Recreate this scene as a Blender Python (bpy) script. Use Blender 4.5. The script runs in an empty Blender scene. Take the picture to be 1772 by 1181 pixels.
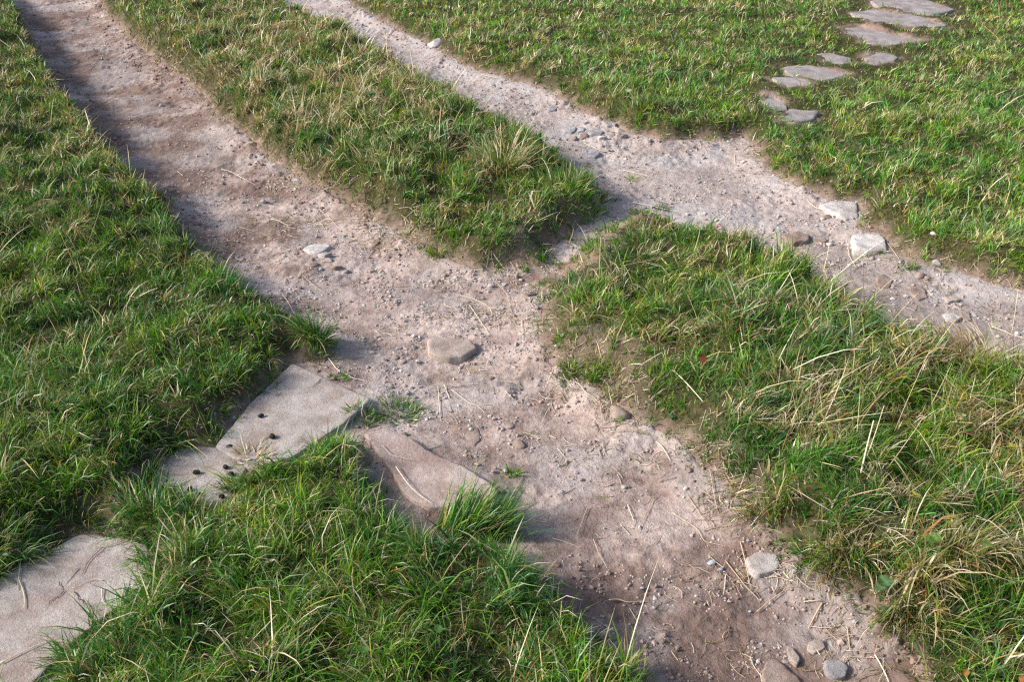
import bpy, math
import numpy as np
from mathutils import Vector

# ------------------------------------------------------------------ camera, light, exposure
scene = bpy.context.scene
W_PX, H_PX, F_PX = 1772.0, 1181.0, 1700.0
CAM_H, PITCH = 1.6, math.radians(30.2)

cam_data = bpy.data.cameras.new("camera")
cam_data.sensor_fit = 'HORIZONTAL'
cam_data.sensor_width = 36.0
cam_data.lens = 36.0 * F_PX / W_PX
cam_data.clip_start = 0.02
cam_data.clip_end = 600.0
cam = bpy.data.objects.new("camera", cam_data)
cam.location = (0, 0, CAM_H)
cam.rotation_euler = (math.pi / 2 - PITCH, 0, 0)
scene.collection.objects.link(cam)
scene.camera = cam

SUN_EL, SUN_AZ = math.radians(33), math.radians(-97)     # azimuth clockwise from +Y
world = bpy.data.worlds.new("World")
scene.world = world
world.use_nodes = True
wnt = world.node_tree
sky = wnt.nodes.new("ShaderNodeTexSky")
sky.sky_type = 'NISHITA'
sky.sun_disc = False
sky.sun_elevation = SUN_EL
sky.sun_rotation = SUN_AZ
sky.dust_density = 2.5
wnt.links.new(sky.outputs[0], wnt.nodes["Background"].inputs[0])
wnt.nodes["Background"].inputs[1].default_value = 0.10

sun_data = bpy.data.lights.new("sun", 'SUN')
sun_data.energy = 2.7
sun_data.angle = math.radians(11.0)
sun_data.color = (1.0, 0.955, 0.89)
sun = bpy.data.objects.new("sun", sun_data)
sdir = Vector((math.sin(SUN_AZ) * math.cos(SUN_EL), math.cos(SUN_AZ) * math.cos(SUN_EL), math.sin(SUN_EL)))
sun.rotation_euler = sdir.to_track_quat('Z', 'Y').to_euler()
sun.location = (-4, 2, 5)
scene.collection.objects.link(sun)

scene.view_settings.view_transform = 'Standard'
scene.view_settings.look = 'None'
scene.view_settings.exposure = 1.25
scene.view_settings.gamma = 1.0
scene.cycles.use_denoising = False
scene.cycles.filter_width = 1.3
scene.render.resolution_x, scene.render.resolution_y = 1024, 683

rng = np.random.default_rng(7)

# ------------------------------------------------------------------ helpers
_fw = np.array([0, math.cos(PITCH), -math.sin(PITCH)])
_up = np.array([0, math.sin(PITCH), math.cos(PITCH)])
_rt = np.array([1.0, 0, 0])


def ray(u, v):
    return _rt * ((u - W_PX / 2) / F_PX) - _up * ((v - H_PX / 2) / F_PX) + _fw


def on_plane(u, v, z=0.0):
    """World point where the sight line of a photo pixel meets the level z."""
    d = ray(u, v)
    return np.array([0, 0, CAM_H]) + d * ((z - CAM_H) / d[2])


def px_per_m(p):
    return F_PX / float(np.dot(np.asarray(p, float) - np.array([0, 0, CAM_H]), _fw))


_perm = np.random.default_rng(3).permutation(256).astype(np.int64)
_perm = np.concatenate([_perm, _perm, _perm])
_ga = np.random.default_rng(4).uniform(0, 2 * np.pi, 256)
_gx, _gy = np.cos(_ga), np.sin(_ga)


def noise(x, y, seed=0):
    x = np.asarray(x, float) + seed * 17.31
    y = np.asarray(y, float) + seed * 9.77
    xi, yi = np.floor(x).astype(np.int64), np.floor(y).astype(np.int64)
    xf, yf = x - xi, y - yi
    u, v = xf * xf * xf * (xf * (xf * 6 - 15) + 10), yf * yf * yf * (yf * (yf * 6 - 15) + 10)

    def g(ix, iy, fx, fy):
        h = _perm[(_perm[ix & 255] + iy) & 255]
        return _gx[h] * fx + _gy[h] * fy
    a, b = g(xi, yi, xf, yf), g(xi + 1, yi, xf - 1, yf)
    c, d = g(xi, yi + 1, xf, yf - 1), g(xi + 1, yi + 1, xf - 1, yf - 1)
    return 1.4 * ((a * (1 - u) + b * u) * (1 - v) + (c * (1 - u) + d * u) * v)


def fbm(x, y, scale, octaves=3, seed=0, gain=0.5):
    x, y = np.asarray(x, float), np.asarray(y, float)
    s, amp, f = 0.0, 1.0, 1.0 / scale
    for k in range(octaves):
        s = s + amp * noise(x * f, y * f, seed + k * 3)
        amp *= gain
        f *= 2.07
    return s


def sstep(a, b, x):
    t = np.clip((x - a) / (b - a), 0, 1)
    return t * t * (3 - 2 * t)


def link(o, parent=None):
    scene.collection.objects.link(o)
    if parent is not None:
        o.parent = parent
    return o


def tag(o, label=None, cat=None, group=None, kind=None):
    if label:
        o["label"] = label
    if cat:
        o["category"] = cat
    if group:
        o["group"] = group
    if kind:
        o["kind"] = kind
    return o


def np_mesh(name, verts, faces, colors=None, smooth=True, mats=()):
    """faces: (n,3) or (n,4) index array, or a list of such arrays; colors: per point RGB."""
    if not isinstance(faces, list):
        faces = [faces]
    faces = [f for f in faces if len(f)]
    me = bpy.data.meshes.new(name)
    me.vertices.add(len(verts))
    me.vertices.foreach_set("co", np.asarray(verts, np.float32).ravel())
    idx = np.concatenate([f.ravel() for f in faces]).astype(np.int32)
    tot = np.concatenate([np.full(len(f), f.shape[1], np.int32) for f in faces])
    start = np.concatenate([[0], np.cumsum(tot)[:-1]]).astype(np.int32)
    me.loops.add(len(idx))
    me.loops.foreach_set("vertex_index", idx)
    me.polygons.add(len(tot))
    me.polygons.foreach_set("loop_start", start)
    me.polygons.foreach_set("loop_total", tot)
    me.polygons.foreach_set("use_smooth", np.full(len(tot), smooth))
    if colors is not None:
        a = me.color_attributes.new("col", 'FLOAT_COLOR', 'POINT')
        rgba = np.ones((len(verts), 4), np.float32)
        rgba[:, :colors.shape[1]] = colors
        a.data.foreach_set("color", rgba.ravel())
    me.update(calc_edges=True)
    for m in mats:
        me.materials.append(m)
    return me


# ------------------------------------------------------------------ materials
def new_mat(name):
    m = bpy.data.materials.new(name)
    m.use_nodes = True
    nt = m.node_tree
    b = nt.nodes["Principled BSDF"]
    return m, nt, b


def N(nt, t, **kw):
    n = nt.nodes.new(t)
    for k, v in kw.items():
        setattr(n, k, v)
    return n


def ramp(nt, src, stops):
    r = N(nt, "ShaderNodeValToRGB")
    els = r.color_ramp.elements
    while len(els) < len(stops):
        els.new(0.5)
    for e, (p, c) in zip(els, stops):
        e.position = p
        e.color = (*c, 1) if len(c) == 3 else c
    nt.links.new(src, r.inputs[0])
    return r.outputs[0]


def tex(nt, coord, scale, detail=6, rough=0.6, kind='noise'):
    if kind == 'noise':
        n = N(nt, "ShaderNodeTexNoise")
        n.inputs["Detail"].default_value = detail
        n.inputs["Roughness"].default_value = rough
        out = n.outputs["Fac"]
    else:
        n = N(nt, "ShaderNodeTexVoronoi")
        out = n.outputs["Distance"]
    n.inputs["Scale"].default_value = scale
    nt.links.new(coord, n.inputs["Vector"])
    return out


def mixc(nt, fac, a, b, mode='MIX'):
    n = N(nt, "ShaderNodeMix", data_type='RGBA', blend_type=mode)
    for sock, val in ((n.inputs[0], fac), (n.inputs[6], a), (n.inputs[7], b)):
        if isinstance(val, (int, float)):
            sock.default_value = val
        elif isinstance(val, tuple):
            sock.default_value = (*val, 1)
        else:
            nt.links.new(val, sock)
    return n.outputs[2]


def add_bump(nt, b, srcs):
    prev = None
    for src, strength, dist in srcs:
        bn = N(nt, "ShaderNodeBump")
        bn.inputs["Strength"].default_value = strength
        bn.inputs["Distance"].default_value = dist
        nt.links.new(src, bn.inputs["Height"])
        if prev is not None:
            nt.links.new(prev, bn.inputs["Normal"])
        prev = bn.outputs[0]
    nt.links.new(prev, b.inputs["Normal"])


def soil_material():
    m, nt, b = new_mat("dry_soil")
    co = N(nt, "ShaderNodeTexCoord").outputs["Object"]
    big = tex(nt, co, 2.3, 5, 0.62)
    mid = tex(nt, co, 11, 7, 0.66)
    fine = tex(nt, co, 90, 5, 0.7)
    grit = tex(nt, co, 320, 3, 0.6)
    crumb = tex(nt, co, 38, 6, 0.6)
    c = ramp(nt, mid, [(0.28, (0.215, 0.150, 0.124)), (0.50, (0.345, 0.263, 0.226)), (0.70, (0.46, 0.37, 0.326))])
    c = mixc(nt, ramp(nt, big, [(0.42, (0, 0, 0)), (0.62, (1, 1, 1))]), c, (0.455, 0.367, 0.326))
    att = N(nt, "ShaderNodeAttribute", attribute_name="col")
    sep = N(nt, "ShaderNodeSeparateColor")
    nt.links.new(att.outputs["Color"], sep.inputs[0])
    c = mixc(nt, sep.outputs[0], c, (0.150, 0.097, 0.077))          # damp, trampled brown patches, and the left bank's painted-in shade
    c = mixc(nt, sep.outputs[1], c, (0.385, 0.345, 0.328))          # greyer gritty patches
    c = mixc(nt, 0.38, c, ramp(nt, fine, [(0.30, (0.55, 0.52, 0.50)), (0.60, (1.0, 1.0, 1.0))]), 'MULTIPLY')
    c = mixc(nt, 0.6, c, ramp(nt, crumb, [(0.32, (0.60, 0.55, 0.52)), (0.48, (1, 1, 1)), (0.62, (1.12, 1.12, 1.13))]), 'MULTIPLY')
    c = mixc(nt, ramp(nt, grit, [(0.66, (0, 0, 0)), (0.74, (0.28, 0.28, 0.28))]), c, (0.50, 0.46, 0.45))
    nt.links.new(c, b.inputs["Base Color"])
    b.inputs["Roughness"].default_value = 0.95
    b.inputs["Specular IOR Level"].default_value = 0.15
    add_bump(nt, b, [(mid, 0.6, 0.03), (crumb, 0.6, 0.010), (fine, 0.6, 0.006), (grit, 0.25, 0.0015)])
    return m


def turf_material():
    """The soil and thatch under the grass; col.r = how grassy."""
    m, nt, b = new_mat("turf_soil")
    co = N(nt, "ShaderNodeTexCoord").outputs["Object"]
    mid = tex(nt, co, 9, 7, 0.65)
    fine = tex(nt, co, 70, 5, 0.7)
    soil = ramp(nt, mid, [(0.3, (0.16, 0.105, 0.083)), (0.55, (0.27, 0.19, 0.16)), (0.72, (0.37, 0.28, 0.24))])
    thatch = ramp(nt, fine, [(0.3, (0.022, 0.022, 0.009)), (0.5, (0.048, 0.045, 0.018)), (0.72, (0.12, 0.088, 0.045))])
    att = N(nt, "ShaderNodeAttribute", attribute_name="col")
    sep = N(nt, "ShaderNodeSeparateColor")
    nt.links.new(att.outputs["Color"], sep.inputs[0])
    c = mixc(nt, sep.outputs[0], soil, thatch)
    nt.links.new(c, b.inputs["Base Color"])
    b.inputs["Roughness"].default_value = 0.95
    b.inputs["Specular IOR Level"].default_value = 0.1
    add_bump(nt, b, [(mid, 0.5, 0.02), (fine, 0.8, 0.008)])
    return m


def blade_material(name, transl=0.35, rough=0.42, spec=0.45):
    m, nt, b = new_mat(name)
    att = N(nt, "ShaderNodeAttribute", attribute_name="col")
    nt.links.new(att.outputs["Color"], b.inputs["Base Color"])
    b.inputs["Roughness"].default_value = rough
    b.inputs["Specular IOR Level"].default_value = spec
    tr = N(nt, "ShaderNodeBsdfTranslucent")
    nt.links.new(mixc(nt, 1.0, att.outputs["Color"], (1.15, 1.2, 0.75), 'MULTIPLY'), tr.inputs["Color"])
    mx = N(nt, "ShaderNodeMixShader")
    mx.inputs[0].default_value = transl
    nt.links.new(b.outputs[0], mx.inputs[1])
    nt.links.new(tr.outputs[0], mx.inputs[2])
    nt.links.new(mx.outputs[0], nt.nodes["Material Output"].inputs[0])
    return m


def attr_material(name, rough=0.85, spec=0.25, bump=True):
    """Colour from the col attribute, broken up by grain."""
    m, nt, b = new_mat(name)
    att = N(nt, "ShaderNodeAttribute", attribute_name="col")
    co = N(nt, "ShaderNodeTexCoord").outputs["Object"]
    fine = tex(nt, co, 160, 4, 0.65)
    c = mixc(nt, 0.55, att.outputs["Color"], ramp(nt, fine, [(0.3, (0.55, 0.53, 0.52)), (0.65, (1.1, 1.1, 1.1))]), 'MULTIPLY')
    nt.links.new(c, b.inputs["Base Color"])
    b.inputs["Roughness"].default_value = rough
    b.inputs["Specular IOR Level"].default_value = spec
    if bump:
        add_bump(nt, b, [(fine, 0.4, 0.003)])
    return m


def stone_material(name, base, dark, pale, scale=9.0, soil=0.35):
    m, nt, b = new_mat(name)
    co = N(nt, "ShaderNodeTexCoord").outputs["Object"]
    info = N(nt, "ShaderNodeObjectInfo")
    addv = N(nt, "ShaderNodeVectorMath", operation='ADD')
    nt.links.new(co, addv.inputs[0])
    nt.links.new(info.outputs["Random"], addv.inputs[1])
    co = addv.outputs[0]
    a = tex(nt, co, scale, 7, 0.65)
    f = tex(nt, co, scale * 15, 6, 0.75)
    g = tex(nt, co, scale * 26, 3, 0.6)
    v = tex(nt, co, scale * 1.3, 7, 0.68)
    pit = tex(nt, co, scale * 14, 2, 0.5)
    c = ramp(nt, a, [(0.33, dark), (0.48, base), (0.64, pale)])
    c = mixc(nt, ramp(nt, v, [(0.47, (0, 0, 0)), (0.62, (soil, soil, soil))]), c, (0.27, 0.195, 0.165))
    c = mixc(nt, 0.5, c, ramp(nt, f, [(0.30, (0.5, 0.48, 0.47)), (0.62, (1.05, 1.05, 1.05))]), 'MULTIPLY')
    c = mixc(nt, ramp(nt, g, [(0.66, (0, 0, 0)), (0.72, (0.22, 0.22, 0.22))]), c, (0.62, 0.59, 0.56))
    nt.links.new(c, b.inputs["Base Color"])
    b.inputs["Roughness"].default_value = 0.85
    b.inputs["Specular IOR Level"].default_value = 0.25
    add_bump(nt, b, [(a, 0.12, 0.012), (f, 0.9, 0.004), (ramp(nt, pit, [(0.30, (0, 0, 0)), (0.38, (1, 1, 1))]), 0.35, 0.003), (g, 0.2, 0.001)])
    return m


MAT = {
    'soil': soil_material(),
    'turf': turf_material(),
    'blade': blade_material("grass_blade", 0.30, 0.42, 0.45),
    'straw': blade_material("dry_straw", 0.2, 0.55, 0.3),
    'gravel': attr_material("gravel"),
    'leaf': blade_material("broad_leaf", 0.3, 0.4, 0.4),
    'slab': stone_material("sandstone_slab", (0.36, 0.312, 0.28), (0.235, 0.195, 0.17), (0.45, 0.40, 0.37), 9, 0.65),
    'slab_pink': stone_material("pink_sandstone", (0.33, 0.245, 0.215), (0.23, 0.155, 0.13), (0.45, 0.37, 0.33), 8, 0.5),
    'slab_far': stone_material("grey_slab", (0.27, 0.238, 0.228), (0.18, 0.152, 0.142), (0.345, 0.312, 0.30), 8, 0.25),
    'pale': stone_material("pale_stone", (0.45, 0.405, 0.375), (0.34, 0.29, 0.265), (0.55, 0.51, 0.48), 14, 0.4),
    'brown': stone_material("brown_stone", (0.27, 0.195, 0.155), (0.18, 0.12, 0.095), (0.37, 0.29, 0.245), 16, 0.4),
    'beige': stone_material("beige_stone", (0.37, 0.30, 0.255), (0.26, 0.20, 0.165), (0.47, 0.40, 0.36), 12, 0.35),
    'grey': stone_material("grey_stone", (0.30, 0.285, 0.285), (0.20, 0.185, 0.185), (0.42, 0.405, 0.41), 18, 0.2),
    'blue': stone_material("blue_grey_stone", (0.33, 0.35, 0.385), (0.22, 0.235, 0.26), (0.46, 0.48, 0.51), 18, 0.15),
    'dark': stone_material("dark_stone", (0.115, 0.11, 0.115), (0.06, 0.06, 0.062), (0.20, 0.19, 0.19), 20, 0.15),
    'white': stone_material("white_stone", (0.53, 0.49, 0.46), (0.40, 0.35, 0.32), (0.63, 0.60, 0.57), 20, 0.3),
    'dung': stone_material("dung_pellet", (0.022, 0.020, 0.017), (0.012, 0.011, 0.010), (0.045, 0.04, 0.034), 60, 0.05),
}

# ------------------------------------------------------------------ the lie of the land
# Outlines of bare ground, (photo x, photo y, height at which that edge is seen).
MAIN = [(-60, -110, .16), (-10, -50, .16), (34, 0, .16), (64, 70, .16), (106, 130, .15), (146, 180, .14), (196, 240, .12),
        (234, 292, .08), (292, 340, .05), (312, 375, .05), (350, 420, .05), (384, 455, .05), (418, 478, .05), (470, 508, .04),
        (515, 550, .04), (560, 572, .03), (580, 592, .03), (560, 618, .02), (500, 620, .02), (478, 660, .02), (455, 690, .02),
        (398, 738, .02), (378, 772, .02), (440, 800, .04), (500, 785, .05), (560, 757, .05), (612, 737, .05), (634, 752, .06),
        (645, 795, .07), (672, 852, .09), (735, 886, .10), (800, 890, .10), (868, 902, .09), (905, 930, .08), (945, 965, .07),
        (975, 1022, .06), (1050, 1072, .06), (1100, 1122, .06), (1140, 1190, .06), (1180, 1300, .05), (1640, 1300, 0),
        (1585, 1181, 0), (1548, 1090, 0), (1500, 1050, 0), (1450, 1005, 0), (1400, 985, 0), (1365, 950, 0), (1310, 905, 0),
        (1268, 850, 0), (1215, 800, 0), (1180, 765, 0), (1125, 742, 0), (1078, 720, 0), (1046, 685, 0), (1000, 655, 0),
        (955, 628, 0), (938, 600, 0), (932, 560, 0), (945, 515, 0), (975, 480, 0), (960, 452, 0), (880, 462, 0), (830, 468, 0), (760, 446, 0),
        (702, 418, 0), (690, 398, 0), (640, 378, 0), (600, 352, 0), (540, 322, 0), (500, 297, 0), (450, 262, 0), (410, 222, 0),
        (370, 192, 0), (350, 167, 0), (300, 128, 0), (275, 112, 0), (235, 78, 0), (200, 42, 0), (180, 18, 0), (165, 0, 0), (110, -60, 0), (75, -110, 0)]
UPPER = [(400, -70, 0.07), (470, -20, 0.08), (520, 8, 0.09), (575, 22, 0.09), (622, 46, 0.10), (672, 76, 0.11), (730, 108, 0.11), (788, 148, 0.11), (845, 182, 0.11),
         (905, 212, 0.11), (962, 245, 0.10), (1002, 275, 0.09), (1038, 300, 0.08), (1048, 335, 0.03), (1025, 372, 0.02), (985, 405, 0.01), (935, 440, 0.00),
         (950, 470, 0.00), (1010, 430, 0.01), (1065, 388, 0.02), (1130, 380, 0.03), (1200, 385, 0.07), (1280, 402, 0.08),
         (1350, 428, 0.09), (1402, 454, 0.09), (1452, 492, 0.09), (1520, 528, 0.09), (1572, 566, 0.09), (1652, 592, 0.09), (1772, 622, 0.09), (1900, 660, 0.09),
         (1960, 560, 0), (1900, 540, 0), (1772, 502, 0), (1700, 486, 0), (1650, 467, 0), (1570, 452, 0), (1543, 436, 0), (1530, 405, 0), (1482, 394, 0), (1488, 378, 0),
         (1484, 350, 0), (1440, 345, 0), (1390, 330, 0), (1330, 300, 0), (1312, 270, 0), (1290, 237, 0), (1250, 243, 0), (1150, 243, 0),
         (1080, 228, 0), (1040, 208, 0), (985, 182, 0), (960, 158, 0), (900, 142, 0), (850, 127, 0), (800, 112, 0), (760, 87, 0),
         (700, 57, 0), (640, 27, 0), (600, 2, 0), (560, -30, 0), (500, -70, 0)]
SLAB_NEAR = {
    'a': [(-160, 1100), (-60, 1020), (0, 1000), (30, 985), (98, 972), (92, 932), (150, 922), (245, 938), (270, 968), (266, 998), (232, 1035, .04),
          (132, 1100, .05), (95, 1132, .05), (40, 1190, .05), (-60, 1270), (-200, 1230)],
    'b': [(258, 815), (298, 783), (340, 778), (388, 778), (440, 798), (412, 830, .03), (402, 858, .03), (350, 882, .03), (300, 870), (264, 848)],
    'c': [(506, 628), (565, 652), (642, 690), (597, 732, .02), (524, 776, .04), (430, 803, .04), (382, 768), (400, 738), (458, 692), (482, 660)],
    'd': [(630, 752), (668, 744), (702, 755), (748, 785), (802, 808), (846, 833), (864, 850), (852, 866), (800, 876), (738, 874), (700, 850), (665, 800)],
}
SLAB_BODY = {      # the slabs themselves, running on under the turf
    'a': [(-230, 1140), (-60, 1015), (60, 966), (140, 922), (248, 936), (276, 966), (268, 1002), (130, 1108), (40, 1200), (-60, 1290), (-230, 1250)],
    'b': [(254, 818), (298, 780), (345, 772), (392, 776), (432, 797), (418, 830), (404, 862), (350, 884), (298, 872), (260, 850)],
    'c': [(506, 628), (642, 690), (597, 732), (505, 792), (432, 812), (372, 772), (440, 690)],
}
SLAB_FAR = {
    'a': [(1505, 0), (1560, -8), (1600, -3), (1628, 8), (1656, 16), (1612, 24), (1553, 18), (1515, 9)],
    'b': [(1468, 21), (1510, 15), (1582, 25), (1622, 35), (1640, 43), (1592, 51), (1530, 49), (1490, 34)],
    'c': [(1446, 47), (1492, 44), (1547, 57), (1588, 66), (1612, 69), (1568, 76), (1530, 81), (1496, 73), (1468, 60)],
    'd': [(1412, 92), (1440, 91), (1474, 99), (1474, 108), (1446, 112), (1422, 104)],
    'e': [(1494, 93), (1530, 90), (1556, 97), (1544, 109), (1510, 115), (1496, 106)],
    'f': [(1352, 115), (1400, 111), (1442, 120), (1476, 127), (1442, 135), (1412, 143), (1384, 135), (1360, 127)],
    'g': [(1334, 133), (1376, 132), (1412, 143), (1390, 152), (1356, 152)],
    'h': [(1318, 162), (1346, 162), (1364, 186), (1346, 200), (1318, 183)],
    'i': [(1366, 187), (1420, 191), (1408, 205), (1370, 215), (1340, 210)],
}


def world_poly(pts):
    return np.array([on_plane(p[0], p[1], p[2] if len(p) > 2 else 0.0)[:2] for p in pts])


X0, X1, Y0, Y1, G = -6.6, 6.6, 0.5, 11.5, 0.018
gx = np.arange(X0, X1 + G, G)
gy = np.arange(Y0, Y1 + G, G)
GX, GY = np.meshgrid(gx, gy)


def sdf(poly, px, py):
    """Signed distance, negative inside."""
    best = np.full(px.shape, 1e9)
    inside = np.zeros(px.shape, bool)
    n = len(poly)
    for i in range(n):
        ax, ay = poly[i]
        bx, by = poly[(i + 1) % n]
        ex, ey = bx - ax, by - ay
        wx, wy = px - ax, py - ay
        t = np.clip((wx * ex + wy * ey) / (ex * ex + ey * ey + 1e-12), 0, 1)
        best = np.minimum(best, (wx - t * ex) ** 2 + (wy - t * ey) ** 2)
        c = (ay > py) != (by > py)
        inside ^= c & (px < ex * (py - ay) / (ey if abs(ey) > 1e-12 else 1e-12) + ax)
    d = np.sqrt(best)
    return np.where(inside, -d, d)


def sampler(field):
    def f(x, y):
        fx = np.clip((np.asarray(x, float) - X0) / G, 0, len(gx) - 1.001)
        fy = np.clip((np.asarray(y, float) - Y0) / G, 0, len(gy) - 1.001)
        ix, iy = fx.astype(int), fy.astype(int)
        tx, ty = fx - ix, fy - iy
        return ((field[iy, ix] * (1 - tx) + field[iy, ix + 1] * tx) * (1 - ty)
                + (field[iy + 1, ix] * (1 - tx) + field[iy + 1, ix + 1] * tx) * ty)
    return f


def rbf(ctrl, col):
    """Smooth field through control values given at photo positions."""
    num = den = 0.0
    for c in ctrl:
        p = on_plane(c[0], c[1], 0.03)
        sig = 0.16 + 0.10 * p[1]
        w = np.exp(-((GX - p[0]) ** 2 + (GY - p[1]) ** 2) / (2 * sig * sig)) + 1e-9 / (0.05 + (GX - p[0]) ** 2 + (GY - p[1]) ** 2)
        num = num + w * c[col]
        den = den + w
    return num / den


poly_main, poly_upper = world_poly(MAIN), world_poly(UPPER)
d_main = sdf(poly_main, GX, GY)
d_upper = sdf(poly_upper, GX, GY)
d_near = np.minimum.reduce([sdf(world_poly(SLAB_NEAR[k]), GX, GY) for k in ('a', 'b', 'c', 'd')])
edge_n = 0.024 * fbm(GX, GY, 0.13, 3, 21) + 0.008 * noise(GX / 0.03, GY / 0.03, 22)
edge_n = edge_n * (0.7 + 0.12 * GY)
d_path = np.minimum(d_main, d_upper) + edge_n
d_slab = d_near + 0.4 * edge_n
d_bare = np.minimum(d_path, d_slab)

# bank: photo x, photo y, bank height, bank run, blade length, dryness, lean
BANK = [
    (20, 60, .22, .05, .048, .12), (60, 140, .21, .05, .048, .10), (110, 220, .19, .05, .050, .10), (200, 360, .13, .08, .055, .12), (120, 560, .08, .12, .065, .10),
    (380, 520, .08, .10, .065, .15), (60, 800, .08, .10, .075, .14), (300, 700, .07, .09, .065, .14), (20, 930, .06, .08, .075, .15),
    (300, 960, .06, .09, .080, .08), (500, 900, .07, .10, .078, .06), (700, 960, .09, .11, .085, .10), (800, 910, .09, .07, .095, .06),
    (950, 1080, .09, .10, .085, .18), (500, 1120, .07, .12, .080, .22), (200, 1150, .06, .10, .075, .18), (620, 780, .05, .08, .065, .06),
    (250, 40, .06, .12, .055, .30), (400, 120, .09, .16, .075, .72), (500, 70, .12, .16, .080, .80), (560, 120, .14, .18, .090, .85), (650, 160, .15, .16, .085, .72), (720, 170, .15, .14, .075, .55), (470, 220, .09, .14, .075, .58),
    (620, 280, .13, .14, .085, .32), (800, 260, .17, .16, .095, .24), (870, 320, .18, .14, .090, .20), (960, 300, .16, .12, .080, .16),
    (780, 400, .09, .10, .060, .16), (950, 390, .13, .09, .060, .14), (850, 440, .05, .08, .052, .22),
    (1000, 460, .02, .10, .028, .38), (1080, 400, .04, .10, .035, .26), (1000, 540, .04, .12, .045, .20), (1180, 420, .13, .12, .065, .08),
    (1150, 520, .15, .16, .072, .08), (1050, 660, .05, .14, .050, .52), (1320, 500, .17, .15, .080, .14), (1250, 640, .15, .18, .078, .16), (1450, 560, .17, .15, .088, .30),
    (1650, 640, .16, .14, .095, .60), (1450, 760, .15, .2, .080, .34), (1250, 770, .07, .12, .060, .34), (1700, 820, .11, .2, .085, .36), (1500, 880, .10, .18, .085, .44),
    (1400, 920, .06, .14, .070, .44), (1600, 1000, .08, .16, .085, .36), (1740, 1000, .10, .18, .085, .34), (1600, 1120, .07, .16, .080, .40), (1740, 1130, .09, .18, .080, .36),
    (700, 20, .04, .12, .038, .24), (900, 60, .05, .14, .042, .34), (1000, 130, .05, .12, .042, .20), (1150, 190, .07, .10, .055, .12), (1250, 60, .05, .15, .050, .26),
    (1150, 60, .05, .15, .048, .34), (1300, 150, .06, .12, .060, .18), (1450, 170, .05, .12, .060, .18), (1400, 280, .06, .14, .055, .24), (1600, 200, .06, .15, .058, .30),
    (1700, 80, .06, .15, .055, .36), (1600, 350, .06, .12, .052, .26), (1700, 430, .06, .10, .050, .24), (1500, 20, .05, .10, .045, .28), (1550, 100, .04, .10, .045, .24),
    (1280, 240, .05, .08, .045, .20),
]
f_bank, f_run, f_len, f_dry = (rbf(BANK, k) for k in (2, 3, 4, 5))

humps = 0.036 * fbm(GX, GY, 0.55, 2, 31) + 0.026 * fbm(GX, GY, 0.20, 3, 33)
humps = humps * (0.35 + f_bank / 0.12)
grown = sstep(0.0, 1.0, (d_bare + 0.004) / f_run)
H_field = f_bank * grown + humps * sstep(0.02, 0.16, d_bare)
inside = sstep(0.0, 0.16, -np.minimum(d_main, d_upper)) * sstep(-0.02, 0.14, d_near)
H_field = H_field - 0.022 * inside
S_bare, S_path, S_main, S_upper, S_slab = map(sampler, (d_bare, d_path, d_main, d_upper, d_slab))
S_H0 = sampler(H_field)
far_top, far_d = {}, []
for _k, _ol in SLAB_FAR.items():
    _c = np.mean(np.array(_ol, float), 0)
    _p = on_plane(_c[0], _c[1], 0.05)
    for _ in range(8):
        _p = on_plane(_c[0], _c[1], float(S_H0(_p[0], _p[1])) + 0.002)
    far_top[_k] = _p[2]
    far_d.append(sdf(np.array([on_plane(q[0], q[1], _p[2])[:2] for q in _ol]), GX, GY))
d_far = np.minimum.reduce(far_d)
d_slab = np.minimum(d_slab, d_far + 0.020 + 0.9 * edge_n)
H_field = H_field - 0.05 * sstep(-0.02, -0.07, d_far)
d_body = np.minimum.reduce([sdf(np.array([on_plane(q[0], q[1], .012)[:2] for q in o]), GX, GY) for o in SLAB_BODY.values()])
S_body = sampler(d_body)
d_bare = np.minimum(d_path, d_slab)
f_len = f_len * (0.6 + 0.4 * sstep(0.0, 0.28, d_far))
S_bare, S_slab = sampler(d_bare), sampler(d_slab)
S_H, S_len, S_dry, S_bank = sampler(H_field), sampler(f_len), sampler(f_dry), sampler(f_bank)
gdx = np.gradient(d_bare, G, axis=1)
gdy = np.gradient(d_bare, G, axis=0)
S_gx, S_gy = sampler(gdx), sampler(gdy)


def path_relief(x, y, dp):
    """Lumps, scuffs and clods of the trodden soil."""
    r = 0.011 * fbm(x, y, 0.26, 2, 41) + 0.0045 * fbm(x, y, 0.075, 3, 43) + 0.0036 * fbm(x, y, 0.028, 3, 45, .55)
    clod = np.clip(fbm(x, y, 0.05, 3, 47) - 0.12, 0, 1)
    rough = 0.25 + 1.0 * sstep(-0.25, 0.35, fbm(x, y, 0.34, 2, 49)) + 0.35 * sstep(3.0, 5.5, y)
    r = r + 0.013 * clod * sstep(-0.20, 0.0, dp) * rough
    cob = np.clip(fbm(x, y, 0.085, 2, 51) - 0.30, 0, 1)
    chip = np.abs(fbm(x, y, 0.035, 2, 53))
    return (r + 0.006 * cob - 0.003 * chip) * rough


def height(x, y):
    x, y = np.asarray(x, float), np.asarray(y, float)
    dp = S_path(x, y)
    return S_H(x, y) + path_relief(x, y, dp) * sstep(0.05, -0.02, dp) * (0.25 + 0.75 * sstep(0.0, 0.06, S_slab(x, y)))


def on_ground(u, v, lift=0.0):
    p = on_plane(u, v, 0.0)
    for _ in range(8):
        p = on_plane(u, v, float(height(p[0], p[1])) + lift)
    return p


WORN = [(1000, 455, .9, .13), (955, 492, .8, .10), (1055, 405, .8, .16), (1090, 365, .7, .14), (1130, 365, .6, .12), (1045, 665, .5, .12), (890, 452, .25, .08), (1000, 600, .3, .1), (1240, 800, .3, .08)]


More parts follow.
